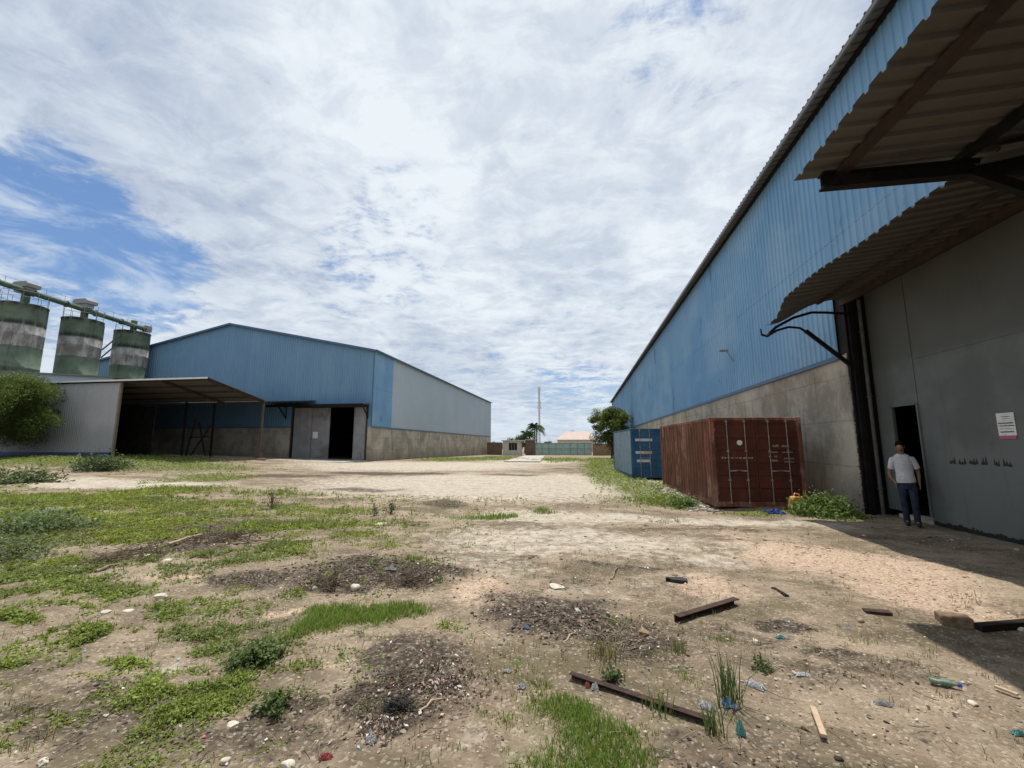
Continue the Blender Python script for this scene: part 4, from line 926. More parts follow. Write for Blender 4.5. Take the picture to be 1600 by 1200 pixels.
bush('weed_bush', 968, 728, 1.0, 1.0, 1400, .12, (.09, .16, .035), 'bright green bush against the pale side of the blue container')
bush('weed_bush', 1190, 1046, .09, .11, 160, .03, (.09, .13, .045), 'tiny weed beside the brown rusty angle iron')
bush('weed_bush', 955, 1062, .10, .10, 160, .035, (.05, .09, .03), 'tiny dark weed touching the long rusty bar')
def tuft(px, py, r, h, n, label, col=(.06, .11, .035), dry=.15, wd=.008):
    p = gpt(px, py); b0 = np.array(p)+np.stack([rng.normal(0, r*.4, n), rng.normal(0, r*.4, n), np.full(n, -.01)], 1)
    T = thing('grass_tuft', p, label, 'grass tuft', 'grass tufts standing in the dirt'); a = Acc(); a.add(blades(b0, h, wd, .7, col, .3, dry)); a.build('blades', M['leaf'], T)
tuft(1142, 1100, .09, .28, 60, 'tall spiky grass tuft beside the pale blue plastic')
tuft(1060, 1020, .10, .12, 60, 'pale grass tuft between the two rusty irons', (.14, .17, .07), .3)
tuft(1030, 1110, .12, .13, 50, 'sparse grass tuft against the long rusty bar', (.10, .16, .05), .3)
tuft(1115, 1150, .08, .15, 60, 'grass tuft at the lower end of the long rusty bar', (.09, .15, .05), .3)
tuft(945, 1030, .18, .12, 90, 'dry brown grass tuft above the long rusty bar', (.14, .13, .06), .6)

# grass and ground cover: nobody could count it
def scatter(n, yr, patches, x0=-1.62, x1=1.0, nsc=2.4, lo=.12, hi=.95, amp=1.1, amb=0.0):
    u = rng.random(n); y = yr[0]*(yr[1]/yr[0])**u; x = rng.uniform(x0, x1, n)*(y+1.0)
    m = masksum(x, y, patches, .9, .45, 3); nz = .6*fbm(x, y, nsc, 4, 61)+.4*fbm(x, y, nsc*4, 3, 81)
    p = sst(m*1.15+(nz-.5)*amp*1.7, lo, hi)*(m > .03); p = np.maximum(p, amb*sst(-x, .8, 3)*sst(nz, .5, .62)*(y < 14)); k = rng.random(n) < p
    return x[k], y[k], p[k]
x, y, p = scatter(700000, (2.0, 15), PL, amb=.22)
dist = np.hypot(x, y); pts = np.stack([x, y, gheight(x, y)+rng.uniform(.002, .06, len(x))*p], 1)
a = Acc(); v, f, c = leaves(pts, .009+.0042*dist, .9, (.20, .275, .05), .4, .6, .35)
yl = np.clip(fbm(x, y, .6, 3, 91)*2.2-.7, 0, 1)*sst(y, 4.5, 8); yel = np.repeat(yl, 4)[:, None]; c[:, :3] = c[:, :3]*(1-yel*.6)+np.array([.30, .31, .05])*yel*.6
ol = np.repeat(sst(fbm(x, y, 1.1, 3, 191), .48, .66), 4)[:, None]; c[:, :3] = c[:, :3]*(1-ol*.5)+np.array([.13, .15, .075])*ol*.5
c[:, :3] *= np.repeat(.65+.7*fbm(x, y, 2.6, 2, 15), 4)[:, None]; a.add((v, f, c))
k = rng.random(len(x)) < .22; a.add(blades(np.stack([x[k], y[k], pts[k, 2]-.02], 1), .035+.007*y[k], .004+.0009*y[k], .6, (.17, .22, .06), .3, .2))
tag(a.build('ground_cover', M['leaf']), 'low leafy green ground cover in patches over the near yard', 'ground cover', kind='stuff')
x, y, p = scatter(520000, (1.9, 15), PB, -.85, 1.0, nsc=3.2)
a = Acc(); a.add(blades(np.stack([x, y, gheight(x, y)-.008], 1), (.018+.0085*y)*(.4+.8*p), .0032+.0011*y, .7, (.17, .27, .05), .35, .14))
tag(a.build('grass', M['leaf']), 'bright green grass growing in patches in the near yard', 'grass', kind='stuff')
a = Acc()
xx, yy, p = scatter(230000, (14, 88), PG, -2.0, .6, nsc=1.0, lo=.2, hi=.6); xx = np.minimum(xx, 6.8)
kp = ~((xx < -20.2) & (yy > 38)) & ~((xx < -26) & (yy > 31)) & ~((xx > 2.4) & (xx < 4.95) & (yy > 22.4) & (yy < 28.5)); xx, yy = xx[kp], yy[kp]
a.add(leaves(np.stack([xx, yy, gheight(xx, yy)+rng.uniform(.01, .14, len(xx))], 1), .03+.0035*yy, .8, (.165, .225, .05), .4, .55, .3))
tag(a.build('ground_cover', M['leaf']), 'far patches of green weeds on both sides of the pale yard', 'ground cover', kind='stuff')
# small sparse sprigs in the dirt
n = 5000; yy = 2.1*(12/2.1)**rng.random(n); xx = rng.uniform(-1.6, 1.1, n)*(yy+.8); nz = fbm(xx, yy, 1.4, 3, 33); kp = (nz > .56) & (xx < 5); xx, yy = xx[kp], yy[kp]
xx = np.repeat(xx, 5)+rng.normal(0, .02, len(xx)*5); yy = np.repeat(yy, 5)+rng.normal(0, .02, len(yy)*5)
a = Acc(); a.add(blades(np.stack([xx, yy, gheight(xx, yy)-.005], 1), .05, .005, .8, (.12, .15, .055), .35, .45))
tag(a.build('sparse_grass', M['leaf']), 'scattered dry grass sprigs in the bare dirt', 'grass', kind='stuff')

# gravel and crumbs
ico = bmesh.new(); bmesh.ops.create_icosphere(ico, subdivisions=1, radius=1); IV = np.array([v.co[:] for v in ico.verts]); IF = np.array([[v.index for v in f.verts] for f in ico.faces]); ico.free()
def stones(x, y, r, col, flat=.55, sink=.25):
    n = len(x); r = np.broadcast_to(r, (n,)); k = len(IV)
    v = IV[None]*(1+rng.uniform(-.28, .28, (n, k, 1)))*np.stack([rng.uniform(.7, 1.4, n), rng.uniform(.6, 1.1, n), rng.uniform(.5, 1.1, n)*flat], 1)[:, None, :]*r[:, None, None]
    a = rng.uniform(0, 2*np.pi, n); ca, sa = np.cos(a)[:, None], np.sin(a)[:, None]
    X = v[..., 0]*ca-v[..., 1]*sa; Y = v[..., 0]*sa+v[..., 1]*ca; Z = v[..., 2]+(gheight(x, y)+r*flat*(1-2*sink)*.6)[:, None]
    V = np.stack([X+x[:, None], Y+y[:, None], Z], -1).reshape(-1, 3); Fc = (IF[None]+(np.arange(n)*k)[:, None, None]).reshape(-1, 3)
    return V, Fc, np.repeat(np.concatenate([col, np.ones((n, 1))], 1), k, 0)
n = 110000; yy = 1.9*(14/1.9)**rng.random(n); xx = rng.uniform(-1.6, 1.15, n)*(yy+.8); g_, d_, o_, p_ = gmasks(xx, yy)
kp = (rng.random(n) < (.07+.30*d_+.42*o_+.05*p_)*(1-.7*g_)*(.4+1.2*fbm(xx, yy, 1.1, 3, 71))) & (xx < 7.2) & ~((xx > 3.5) & (yy > 12.6))
xx, yy, d_, o_ = xx[kp], yy[kp], d_[kp], o_[kp]; n = len(xx)
rr = (.0022+.0011*yy)*np.exp(rng.normal(0, .45, n)); pick = rng.random((n, 1)); t_ = rng.random((n, 1))
cA = np.array([[.20, .16, .12]])*(.6+t_*.9); cB = np.array([[.42, .35, .26]])*(.75+t_*.5); cC = np.array([[.52, .39, .27]])*(.7+t_*.65); cD = np.array([[.06, .048, .038]])*(.6+t_)
col = np.where(pick < .62, cA, cB); col = np.where(rng.random((n, 1)) < o_[:, None]*.85, cC, col); col = np.where(rng.random((n, 1)) < d_[:, None]*.9, cD, col)
V, Fc, cl = stones(xx, yy, rr, col)
tag(np_mesh('gravel', V, Fc, M['gravel'], cols=cl), 'loose gravel and crumbs of earth strewn over the yard', 'gravel', kind='stuff')
n = 900; tt = rng.random(n); xx = 3.35-.15*tt+rng.normal(0, .28, n); yy = 12.4+7*tt+rng.normal(0, .2, n); kp = xx < 3.62-.05*(yy-12.8); xx, yy = xx[kp], yy[kp]; n = len(xx)
V, Fc, cl = stones(xx, yy, rng.uniform(.02, .09, n), np.where(rng.random((n, 1)) < .4, np.array([[.55, .52, .47]]), np.array([[.22, .18, .14]]))*rng.uniform(.6, 1.1, (n, 1)))
tag(np_mesh('rubble', V, Fc, M['gravel'], cols=cl), 'pale rubble and broken concrete along the left foot of the red container', 'rubble', kind='stuff')
# litter flecks in the rubble
n = 15000; yy = 2.0*(9/2.0)**rng.random(n); xx = rng.uniform(-1.3, 1.1, n)*(yy+.8); g_, d_, o_, p_ = gmasks(xx, yy)
kp = (rng.random(n) < (.03+.22*d_)*(1-.8*g_)) & (xx < 4.6); kp |= (rng.random(n) < .05) & (xx > .2) & (xx < 3.4) & (yy < 4.5)
xx, yy = xx[kp], yy[kp]; n = len(xx); cent = np.stack([xx, yy, gheight(xx, yy)+.012], 1)
v, f, c = leaves(cent, .013+.0035*yy, 1.2, (.5, .5, .5), .2, .8)
pal = np.array([[.56, .53, .48], [.45, .40, .33], [.25, .45, .45], [.15, .22, .45], [.45, .12, .1], [.30, .22, .15], [.08, .07, .06], [.35, .48, .42]]); pi = rng.choice(8, n, p=[.20, .24, .03, .02, .04, .26, .18, .03])
c[:, :3] = np.repeat(pal[pi]*rng.uniform(.8, 1.15, (n, 1)), 4, 0)
tag(np_mesh('litter', v, f, M['litter'], cols=c), 'tiny scraps of paper and plastic mixed into the rubble', 'litter', kind='stuff')
# heap of fine rubbish by the ash
for (px_, py_, sp_, cnt, ttl) in ((705, 1070, .19, 800, 'drift of shredded pink, white and brown rubbish right of the ash heap'), (590, 1150, .09, 420, 'loose pale and black rubbish around the white bag on the ash heap'), (960, 990, .30, 700, 'shredded pale rubbish and husks above the long rusty bar')):
    c0 = gnd(px_, py_); xx = c0[0]+rng.normal(0, sp_, cnt); yy = c0[1]+rng.normal(0, sp_*.8, cnt)
    v, f, c = leaves(np.stack([xx, yy, gheight(xx, yy)+rng.uniform(.0, .025, cnt)], 1), .020*np.exp(rng.normal(0, .45, cnt)), .2, (.5, .5, .5), .2, .45)
    pl8 = np.array([[.62, .58, .54], [.50, .34, .30], [.30, .19, .14], [.06, .05, .04], [.28, .40, .37], [.40, .33, .25]]); q8 = rng.choice(6, cnt, p=[.13, .14, .27, .26, .04, .16]); c[:, :3] = np.repeat(pl8[q8]*rng.uniform(.7, 1.15, (cnt, 1)), 4, 0)
    tag(np_mesh('litter', v, f, M['litter'], cols=c), ttl, 'litter', kind='stuff')
for (px_, py_, sp_, cnt, ttl) in ((620, 1085, .20, 700, 'black burnt crumbs and clods of the ash heap in the foreground'), (590, 895, .6, 900, 'dark clods of earth in the dark patch mid yard'), (330, 838, .9, 700, 'dark clods of earth along the brush strip in the weeds'), (880, 975, .35, 500, 'dark clods in the grey rubble patch left of the angle iron')):
    c0 = gnd(px_, py_); xx = c0[0]+rng.normal(0, sp_, cnt); yy = c0[1]+rng.normal(0, sp_*.6, cnt); V, Fc, cl = stones(xx, yy, rng.uniform(.004, .016, cnt)*(.5+c0[1]*.16), np.array([[.06, .045, .035]])*rng.uniform(.4, 2.2, (cnt, 1)), flat=.7)
    tag(np_mesh('clods', V, Fc, M['gravel'], cols=cl), ttl, 'clods', kind='stuff')
# twigs
n = 3000; yy = 2.0*(8/2.0)**rng.random(n); xx = rng.uniform(-1.2, 1.1, n)*(yy+.8); d_ = gmasks(xx, yy)[1]; kp = (rng.random(n) < .05+.7*d_) & (xx < 4.6); b = MB()
for x_, y_ in zip(xx[kp], yy[kp]):
    a_ = random.uniform(0, 6.28); l_ = random.uniform(.015, .06)*(1+.12*y_); z_ = gh(x_, y_)+.012; dx_, dy_ = math.cos(a_)*l_, math.sin(a_)*l_
    b.tube([(x_-dx_, y_-dy_, z_+random.uniform(0, .02)), (x_+random.uniform(-.01, .01), y_, z_+.01), (x_+dx_, y_+dy_, z_+random.uniform(0, .03))], .0016+.0004*y_, 3)
tag(b.build('twigs', M['drywood']), 'dry twigs and straw scattered over the dark rubble patches', 'twigs', kind='stuff')

# ------------------------------------------------------------------ debris one can point to
def between(name, pa, pb, wd, ht, m, label, cat, lift=.0, up=(0, 0, 1), shape='bar', bevel=.003):
    a = gpt(*pa); c = gpt(*pb); lift -= .012; a.z += ht/2+lift; c.z += ht/2+lift; b = MB()
    if shape == 'bar': b.bar(a, c, wd, ht)
    elif shape == 'angle':
        t = (c-a).normalized(); s = t.cross(Vector((0, 0, 1))).normalized(); b.bar(a, c, wd*.12, ht); o = s*(wd/2); b.bar(a+o+Vector((0, 0, ht*.44)), c+o+Vector((0, 0, ht*.44)), wd, ht*.12)
    elif shape == 'stick': m_ = a.lerp(c, .5)+Vector((0, .01, .02)); b.tube([a, a.lerp(c, .25)+Vector((.01, 0, .005)), m_, c], [wd/2, wd*.48, wd*.4, wd*.28], 7)
    o = b.build(name, m, loc=a, bevel=bevel if shape != 'stick' else 0); return tag(o, label, cat)
between('angle_iron', (1054, 972), (1147, 943), .07, .07, M['rust'], 'short brown rusty angle iron lying on the sandy ground', 'angle iron', shape='angle', lift=.01)
between('rusty_bar', (893, 1058), (1116, 1134), .05, .045, M['rust'], 'long dark rusty bar half hidden by grass in the foreground', 'steel bar', shape='angle', lift=.012)
between('wooden_stake', (1271, 1114), (1288, 1158), .034, .02, M['wood'], 'short light wooden stake lying in the right foreground', 'stake', lift=.035)
between('timber_offcut', (1555, 1078), (1592, 1092), .028, .015, M['wood'], 'light wooden slat near the right edge by the shade', 'slat', lift=.03)
between('steel_beam', (1528, 984), (1660, 972), .08, .055, M['dark_steel'], 'black steel beam lying in the shade edge right of the clay block', 'steel beam', lift=.01)
between('flat_scrap', (1350, 955), (1392, 958), .09, .035, M['rust'], 'flat dark scrap iron piece left of the clay block', 'scrap')
between('flat_scrap', (1208, 920), (1230, 932), .05, .03, M['dark_steel'], 'small dark scrap piece right of the angle iron', 'scrap')
between('fence_stub', (955, 906), (965, 888), .03, .03, M['drywood'], 'thin grey stick standing out of the dirt mid yard', 'stick', shape='stick')
between('long_stick', (262, 858), (315, 840), .05, .05, M['wood'], 'pale bent stick on the dark brush heap at left', 'stick', shape='stick', lift=.05)
between('long_stick', (150, 895), (185, 884), .05, .05, M['drywood'], 'grey stick in the grass left of the brush heap', 'stick', shape='stick')
between('long_stick', (655, 1113), (690, 1096), .016, .016, M['wood'], 'thin pale stick beside the black ash heap', 'stick', shape='stick', lift=.01)
between('long_stick', (880, 1005), (900, 988), .016, .016, M['wood'], 'short pale stick above the upper end of the long rusty bar', 'stick', shape='stick', lift=.005)
between('long_stick', (935, 963), (985, 985), .012, .012, M['drywood'], 'curved thin stick left of the angle iron', 'stick', shape='stick', lift=.005)
between('curved_root', (1240, 1135), (1272, 1145), .02, .02, M['drywood'], 'grey root ending at the light wooden stake', 'root', shape='stick')
p = gpt(1491, 975); b = MB(); mt_ = Matrix.Translation(p) @ Matrix.Rotation(R(-14), 4, 'Z') @ Matrix.Rotation(R(4), 4, 'X'); b.box(-.12, .12, -.07, .07, -.04, .085, mt_)
tag(b.build('clay_block', mottled('dirty_clay', (.13, .085, .05), (.24, .165, .10), 14, .95, (.08, .06, .045), 50, bs=.6), loc=p, bevel=.014), 'brown clay building block at the edge of the shade', 'block')
p = gpt(1060, 910); T = thing('black_box', p, 'small black plastic casing lying mid yard above the angle iron', 'casing'); b = MB(); mt_ = Matrix.Translation(p) @ Matrix.Rotation(R(-12), 4, 'Z'); b.box(-.10, .11, -.05, .05, 0, .05, mt_); b.build('body', M['black'], T, bevel=.01); b = MB(); b.box(-.15, -.10, -.04, .02, 0, .05, mt_); b.box(-.05, .06, .055, .12, 0, .035, mt_); b.build('flap', M['dark_steel'], T)
def rock(px, py, r, m, label, cat='stone', flat=.6, name='stone', seed=0):
    p = gpt(px, py); bm = bmesh.new(); bmesh.ops.create_icosphere(bm, subdivisions=3, radius=1)
    rs = random.Random(px*7+py); ax = [rs.uniform(.75, 1.25), rs.uniform(.6, 1.0), flat]
    pl_ = [(Vector((rs.gauss(0, 1), rs.gauss(0, 1), rs.gauss(0, .7))).normalized(), rs.uniform(.62, .88)) for _ in range(9)]
    for v in bm.verts:
        for n_, d_ in pl_:
            q = v.co.dot(n_)
            if q > d_: v.co -= n_*(q-d_)
        v.co = Vector((v.co.x*ax[0]*r, v.co.y*ax[1]*r, v.co.z*ax[2]*r+r*flat*.35))
    me = bpy.data.meshes.new(name); bm.to_mesh(me); bm.free(); o = link_mesh(name, me, m, None, p); o.rotation_euler.z = rs.uniform(0, 6); return tag(o, label, cat)
def crumple(name, px, py, sx, sy, h, m, label, cat='plastic bag', rot=0.0):
    p = gpt(px, py); rs = random.Random(px*13+py); n = 16; bm = bmesh.new(); vs = []
    for j in range(n+1):
        for i in range(n+1):
            u, v = i/n*2-1, j/n*2-1; q = max(abs(u), abs(v)); k = 1-.22*q*q+.12*math.sin(5*math.atan2(v, u)+rs.random())
            e = rs.uniform(-.35, .35); vs.append(bm.verts.new((u*sx*k, v*sy*k, max(.003, h*(1-q**2)*(.6+.8*abs(math.sin(u*4.1+v*2.7+px)))+h*e*(1-q*.6)))))
    for j in range(n):
        for i in range(n): bm.faces.new((vs[j*(n+1)+i], vs[j*(n+1)+i+1], vs[(j+1)*(n+1)+i+1], vs[(j+1)*(n+1)+i]))
    bmesh.ops.solidify(bm, geom=bm.faces[:], thickness=.0015)
    me = bpy.data.meshes.new(name); bm.to_mesh(me); bm.free(); o = link_mesh(name, me, m, None, p+Vector((0, 0, .004))); o.rotation_euler.z = rot; return tag(o, label, cat)
rock(68, 1192, .030, M['stone'], 'pale stone in the bottom left corner')
rock(352, 1192, .035, M['stone'], 'white lump at the bottom edge below the grass patch', 'stone')
rock(362, 1132, .035, M['stone'], 'flat white stone just right of the grass patch', flat=.35)
rock(450, 1198, .045, M['stone'], 'pointed pale stone at the bottom edge beside the pink wrapper')
rock(252, 932, .075, M['stone'], 'white flat stone beside the red-brown soil at left', flat=.35)
rock(165, 957, .06, M['stone'], 'round white stone beside the long white one', flat=.3)
rock(200, 955, .06, M['stone'], 'long white stone above the small round weed patch', flat=.25)
rock(672, 909, .07, M['stone'], 'white stone left of the little grass spot in the dark patch', flat=.45)
rock(492, 921, .05, M['stone'], 'grey white stone under the dry branches')
rock(555, 920, .08, M['stone'], 'larger white stone right of the dry branches')
rock(1005, 990, .07, M['clay'], 'yellow lump of clay left below the angle iron', flat=.45)
rock(1180, 1004, .035, M['stone'], 'small dark-edged stone right below the angle iron')
rock(1345, 972, .045, M['clay'], 'brown stone lump below the flat scrap iron', flat=.6)
rock(870, 917, .12, M['stone'], 'flat yellowish stone sunk in the gravel mid yard', flat=.15)
rock(595, 820, .16, M['stone'], 'flat pale stone at the foot of the upright weed', flat=.2)
rock(228, 870, .08, M['stone'], 'white stone at the lower edge of the brush heap', flat=.4)
rock(262, 877, .07, M['stone'], 'second white stone on the lower edge of the brush heap', flat=.4)
rock(1595, 985, .04, M['stone'], 'grey stone in the shade under the black beam')
rock(1520, 1100, .03, M['stone'], 'small pale stone in front of the crushed green bottle', flat=.5)
crumple('plastic_bag', 580, 1160, .035, .035, .03, M['plastic_white'], 'white crumpled bag on the black ash heap')
crumple('wrapper', 509, 1187, .045, .018, .02, M['plastic_pink'], 'pink crumpled wrapper near the bottom edge', 'wrapper', .2)
crumple('plastic_bag', 1180, 1072, .08, .04, .025, M['plastic_white'], 'clear white film beside the tall spiky tuft', rot=-.6)
crumple('plastic_bag', 1105, 1108, .06, .035, .03, M['plastic_white'], 'white bag behind the lower end of the long rusty bar', rot=-.4)
crumple('plastic_bag', 1140, 1103, .05, .05, .035, M['plastic_paleblue'], 'pale blue plastic at the foot of the tall spiky tuft')
crumple('plastic_bag', 1158, 1150, .028, .035, .05, M['plastic_teal'], 'teal crumpled plastic right of the bar end')
crumple('plastic_bag', 1380, 1102, .07, .02, .02, M['plastic_white'], 'white wrapper with a dark tip in the right foreground', 'wrapper', -.1)
crumple('plastic_bag', 1255, 1057, .07, .03, .012, M['plastic_white'], 'faint white film lying flat in the right foreground')
crumple('plastic_bag', 930, 1078, .03, .025, .03, M['plastic_white'], 'small white bag under the upper part of the long rusty bar')
crumple('plastic_bag', 918, 1074, .02, .018, .025, M['plastic_pink'], 'small red wrapper under the upper part of the long rusty bar', 'wrapper')
crumple('plastic_bag', 815, 1075, .035, .025, .02, M['plastic_white'], 'white scrap at the top of the green grass in the foreground')
crumple('plastic_bag', 792, 1050, .04, .015, .015, M['plastic_white'], 'torn white strip between ash heap and grass')
crumple('plastic_bag', 1220, 997, .05, .025, .015, M['plastic_teal'], 'pale green film on the grey patch right of the angle iron')
crumple('plastic_bag', 1210, 803, .30, .14, .07, M['plastic_blue'], 'bright blue plastic sheet on the ground before the red container', 'plastic sheet')
crumple('plastic_bag', 610, 893, .10, .03, .03, M['plastic_white'], 'white shred on the dark patch behind the dry branches')
crumple('plastic_bag', 1595, 1150, .05, .02, .02, M['plastic_teal'], 'teal scrap at the right edge of the foreground')
crumple('plastic_bag', 822, 980, .04, .02, .02, M['plastic_paleblue'], 'pale blue scrap on the grey rubble mid yard')
# broken orange jerrycan
p = gpt(1243, 797); T = thing('jerrycan', p, 'broken orange plastic jerrycan in the weeds beside the red container', 'jerrycan')
b = MB(); mt_ = Matrix.Translation(p) @ Matrix.Rotation(R(15), 4, 'Z') @ Matrix.Rotation(R(12), 4, 'Y'); b.prism([(-.16, .0), (.15, 0), (.16, .28), (.07, .36), (-.13, .34), (-.17, .25)], 'y', -.10, .10); b.v = [tuple(mt_ @ Vector(q)) for q in b.v]; b.build('body', M['plastic_orange'], T, bevel=.03)
b = MB(); b.tube([mt_ @ Vector((-.08, 0, .34)), mt_ @ Vector((-.07, 0, .42)), mt_ @ Vector((.05, 0, .42)), mt_ @ Vector((.08, 0, .35))], .018, 8); b.build('handle', M['plastic_orange'], T)
b = MB(); b.tube([mt_ @ Vector((.11, 0, .31)), mt_ @ Vector((.15, 0, .37))], .03, 10); b.build('cap', M['cream'], T)
# crushed green bottle
p = gpt(1475, 1072); T = thing('plastic_bottle', p, 'crushed green plastic bottle lying in the right foreground', 'bottle'); b = MB(); dv = Vector((1, -.25, 0)).normalized()
b.tube([p+dv*t+Vector((0, 0, .028)) for t in (-.075, -.07, -.03, .0, .03, .055, .075)], [.012, .022, .014, .022, .02, .012, .009], 12); b.build('body', M['plastic_green'], T)
b = MB(); b.tube([p+dv*.075+Vector((0, 0, .028)), p+dv*.095+Vector((0, 0, .028))], .014, 10); b.build('cap', M['plastic_blue'], T)
# brush heaps: dry branches
def brush(px, py, r, n, h, label, m='drywood'):
    p = gpt(px, py); b = MB(); rs = random.Random(px)
    for k in range(n):
        a_ = rs.uniform(0, 6.28); q = p+Vector((rs.gauss(0, r*.45), rs.gauss(0, r*.3), 0)); q.z = gh(q.x, q.y)+rs.uniform(0, .03); l_ = rs.uniform(.3, 1)*r; e = rs.uniform(0, h)
        dd = Vector((math.cos(a_)*l_, math.sin(a_)*l_*.7, e)); s_ = Vector((-dd.y, dd.x, 0))*.2*rs.uniform(-1, 1)
        b.tube([q, q+dd*.5+s_, q+dd], [.003+.008*r, .002+.005*r, .0015], 5)
        for _ in range(2): f = rs.uniform(.3, .8); w_ = q+dd*f; b.tube([w_, w_+Vector((rs.gauss(0, .25), rs.gauss(0, .2), rs.uniform(0, .25)))*r], [.003+.004*r, .0015], 4)
    return tag(b.build('brush_heap', M[m], loc=p), label, 'brush heap')
brush(508, 915, .32, 44, .20, 'heap of dry brown branches on the dark patch mid yard', 'darkwood')
brush(340, 845, .7, 50, .14, 'heap of dead brush in the dark strip of the weed field', 'darkwood')
brush(200, 872, .6, 36, .12, 'dead brush at the left end of the dark strip', 'darkwood')
brush(622, 1108, .085, 110, .05, 'tangle of black burnt wire on the ash heap', 'black')
brush(955, 1000, .3, 26, .07, 'thin dry straw litter above the long rusty bar')
brush(640, 905, .35, 60, .08, 'brown dry straw on the dark patch right of the branches', 'darkwood')

# ------------------------------------------------------------------ person
def skinmesh(name, joints, edges, m, parent, sub=2):
    me = bpy.data.meshes.new(name); og = origin(parent)
    me.from_pydata([tuple(Vector(j[:3])) for j in joints], edges, []); o = link_mesh(name, me, None, parent)
    sk = o.modifiers.new('skin', 'SKIN'); sk.use_smooth_shade = True
    for i, j in enumerate(joints):
        sv = me.skin_vertices[0].data[i]; r = j[3]; sv.radius = r if isinstance(r, tuple) else (r, r); sv.use_root = (i == 0)
    sb = o.modifiers.new('sub', 'SUBSURF'); sb.levels = sb.render_levels = sub
    bpy.context.view_layer.update(); dg = bpy.context.evaluated_depsgraph_get()
    nm = bpy.data.meshes.new_from_object(o.evaluated_get(dg)); o.modifiers.clear(); o.data = nm; nm.name = name; nm.materials.clear(); nm.materials.append(m)
    nm.polygons.foreach_set('use_smooth', np.ones(len(nm.polygons), dtype=bool)); return o
M['skin'] = mottled('brown_skin', (.22, .115, .07), (.27, .15, .095), 9, .5)
M['tshirt'] = mottled('white_cotton', (.50, .49, .52), (.60, .59, .62), 7, .9, fine=9, bs=1.0, bd=.05)
M['jeans'] = mottled('dark_denim', (.010, .015, .034), (.024, .034, .062), 9, .9, fine=10, bs=1.0, bd=.04)
M['hair'] = mottled('black_hair', (.006, .005, .005), (.012, .01, .009), 30, .95, spec=.1)
pz = gh(6.96, 10.62)
PE = thing('person', (6.96, 10.62, pz), 'man in a white T-shirt and dark jeans stepping out of the door, looking down', 'person')
PE.rotation_euler = (0, R(-3), R(-30)); PE.scale = (.9, .95, 1.0)
J = [(0, 0, .98, (.15, .11)), (0, -.01, 1.12, (.135, .10)), (0, -.02, 1.30, (.155, .11)), (0, -.015, 1.42, (.11, .085)), (0, -.03, 1.50, .06), (0, -.05, 1.57, .06),
     (0, -.075, 1.65, (.10, .11)), (0, -.07, 1.73, (.095, .11)), (0, -.175, 1.635, .024)]
E = [(0, 1), (1, 2), (2, 3), (3, 4), (4, 5), (5, 6), (6, 7), (6, 8)]
def chain(start, pts):
    i = start
    for p in pts: J.append(p); E.append((i, len(J)-1)); i = len(J)-1
    return i
# viewer-left arm: elbow out, hand at the hip; viewer-right arm hanging, hand behind
for sx, arm in ((-1, [(-.165, -.01, 1.38, .052), (-.22, .015, 1.25, .048), (-.275, .06, 1.12, .044), (-.27, .05, 1.02, .036), (-.21, .02, .93, .028), (-.195, 0, .89, (.03, .02))]),
                (1, [(.165, -.01, 1.38, .052), (.22, .015, 1.25, .048), (.245, .06, 1.12, .044), (.24, .05, 1.00, .036), (.225, .0, .90, .028), (.225, -.02, .86, (.03, .02))])):
    hnd = chain(3, arm); hx, hy, hz_ = J[hnd][:3]
    for k, (fy, ln) in enumerate(((-.028, .07), (-.010, .085), (.008, .08), (.025, .06))):
        chain(hnd, [(hx+.004*sx, hy+fy, hz_-.03, .010), (hx+.002*sx, hy+fy, hz_-.03-ln*.5, .009), (hx-.012*sx, hy+fy-.005, hz_-.03-ln, .007)])
    chain(hnd, [(hx, hy-.04, hz_-.005, .011), (hx-.005*sx, hy-.055, hz_-.04, .009)])
for sx, leg in ((-1, [(-.095, 0, .90, .085), (-.11, .02, .50, .055), (-.115, .07, .12, .038), (-.12, -.02, .045, .035)]), (1, [(.095, -.01, .90, .085), (.08, -.09, .50, .055), (.06, -.09, .10, .038), (.055, -.20, .04, .035)])):
    chain(0, leg)
skinmesh('body', J, E, M['skin'], PE, 1)
b = MB(); b.lathe([(.001, .098), (.04, .092), (.068, .07), (.080, .03), (.081, -.01), (.07, -.03)], 0, 0, 20)
me_v = [Vector((x*1.0, y*1.15, z)) for x, y, z in b.v]; rm = Matrix.Translation((0, -.050, 1.705)) @ Matrix.Rotation(R(-34), 4, 'X'); b.v = [tuple(rm @ v) for v in me_v]
def localbuild(mb, nm, m, par):
    me = bpy.data.meshes.new(nm); me.from_pydata([tuple(v) for v in mb.v], [], mb.f); me.polygons.foreach_set('use_smooth', [True]*len(mb.f)); me.update(); return link_mesh(nm, me, m, par)
localbuild(b, 'hair', M['hair'], PE)
for sx in (-1, 1):
    b = MB(); b.lathe([(.001, -.01), (.009, 0), (.001, .01)], 0, 0, 8); b.v = [(x+sx*.03, y-.158, z+1.672) for x, y, z in b.v]; localbuild(b, 'eye', M['black'], PE)
    b = MB(); b.lathe([(.001, -.03), (.016, 0), (.001, .03)], 0, 0, 8); b.v = [(x*.6+sx*.09, y-.06, z+1.66) for x, y, z in b.v]; localbuild(b, 'ear', M['skin'], PE)
b = MB(); b.tube([(-.025, -.158, 1.60), (0, -.166, 1.60), (.025, -.158, 1.60)], .006, 6); localbuild(b, 'mouth', M['hair'], PE)
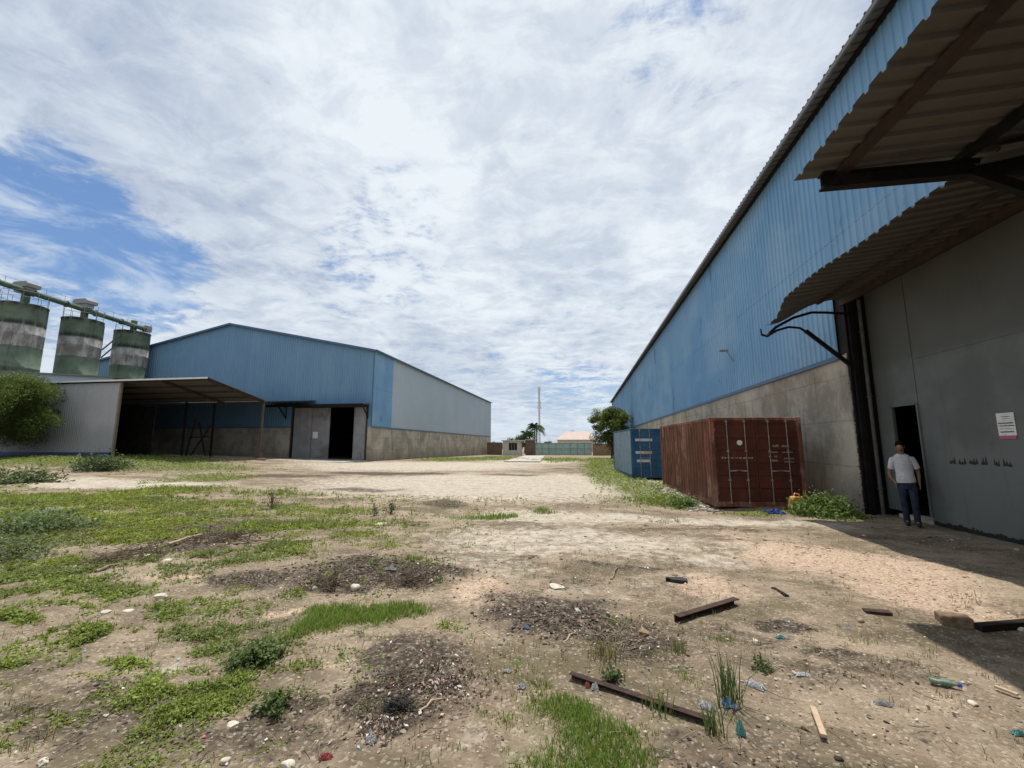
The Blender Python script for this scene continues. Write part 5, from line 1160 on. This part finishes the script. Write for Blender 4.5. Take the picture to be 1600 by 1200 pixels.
def loft(mb, rings, n=24, ax=None):
    """rings: (centre, half width vector, half depth vector)"""
    vs = []
    for c, u, v in rings:
        for k in range(n): q = 2*math.pi*k/n; vs.append(Vector(c)+Vector(u)*math.cos(q)+Vector(v)*math.sin(q))
    m = len(rings); mb.add(vs, [(i*n+k, i*n+(k+1) % n, (i+1)*n+(k+1) % n, (i+1)*n+k) for i in range(m-1) for k in range(n)], True); return mb
b = MB()
loft(b, [((0, -.01, z), (rx, 0, 0), (0, ry, 0)) for z, rx, ry in ((.90, .172, .128), (.93, .180, .135), (1.0, .176, .136), (1.10, .165, .130), (1.22, .172, .128), (1.34, .180, .128), (1.41, .182, .118), (1.455, .158, .104), (1.49, .125, .088), (1.52, .078, .07))])
for sx in (-1, 1):
    loft(b, [((sx*.13, -.01, 1.385), (sx*.02, 0, .075), (0, .08, 0)), ((sx*.185, -.008, 1.375), (sx*.035, 0, .068), (0, .078, 0)), ((sx*.205, 0, 1.32), (sx*.052, 0, .045), (0, .066, 0)), ((sx*.222, .012, 1.25), (sx*.060, 0, .025), (0, .064, 0)), ((sx*.235, .022, 1.19), (sx*.063, 0, .02), (0, .066, 0))], 16)
localbuild(b, 't_shirt', M['tshirt'], PE)
b = MB()
loft(b, [((0, -.01, .955), (.160, 0, 0), (0, .118, 0)), ((0, -.01, .90), (.172, 0, 0), (0, .125, 0)), ((0, -.005, .82), (.178, 0, 0), (0, .125, 0)), ((0, -.005, .77), (.165, 0, 0), (0, .11, 0))])
for pth in (((-.088, 0, .84, .092), (-.095, .005, .70, .088), (-.105, .015, .50, .068), (-.112, .04, .30, .064), (-.116, .066, .10, .062), (-.117, .068, .045, .064)), ((.088, -.005, .84, .092), (.086, -.04, .70, .088), (.078, -.085, .50, .068), (.068, -.09, .30, .064), (.06, -.09, .10, .062), (.059, -.09, .045, .064))):
    loft(b, [((x_, y_, z_), (r_, 0, 0), (0, r_*1.12, 0)) for x_, y_, z_, r_ in pth], 16)
localbuild(b, 'jeans', M['jeans'], PE)
for sx, (x_, y_) in ((-1, (-.117, .07)), (1, (.058, -.09))):
    skinmesh('shoe', [(x_, y_+.03, .045, .045), (x_, y_-.06, .042, .046), (x_+sx*.01, y_-.15, .035, .04), (x_+sx*.012, y_-.19, .03, .03)], [(0, 1), (1, 2), (2, 3)], M['black'], PE)
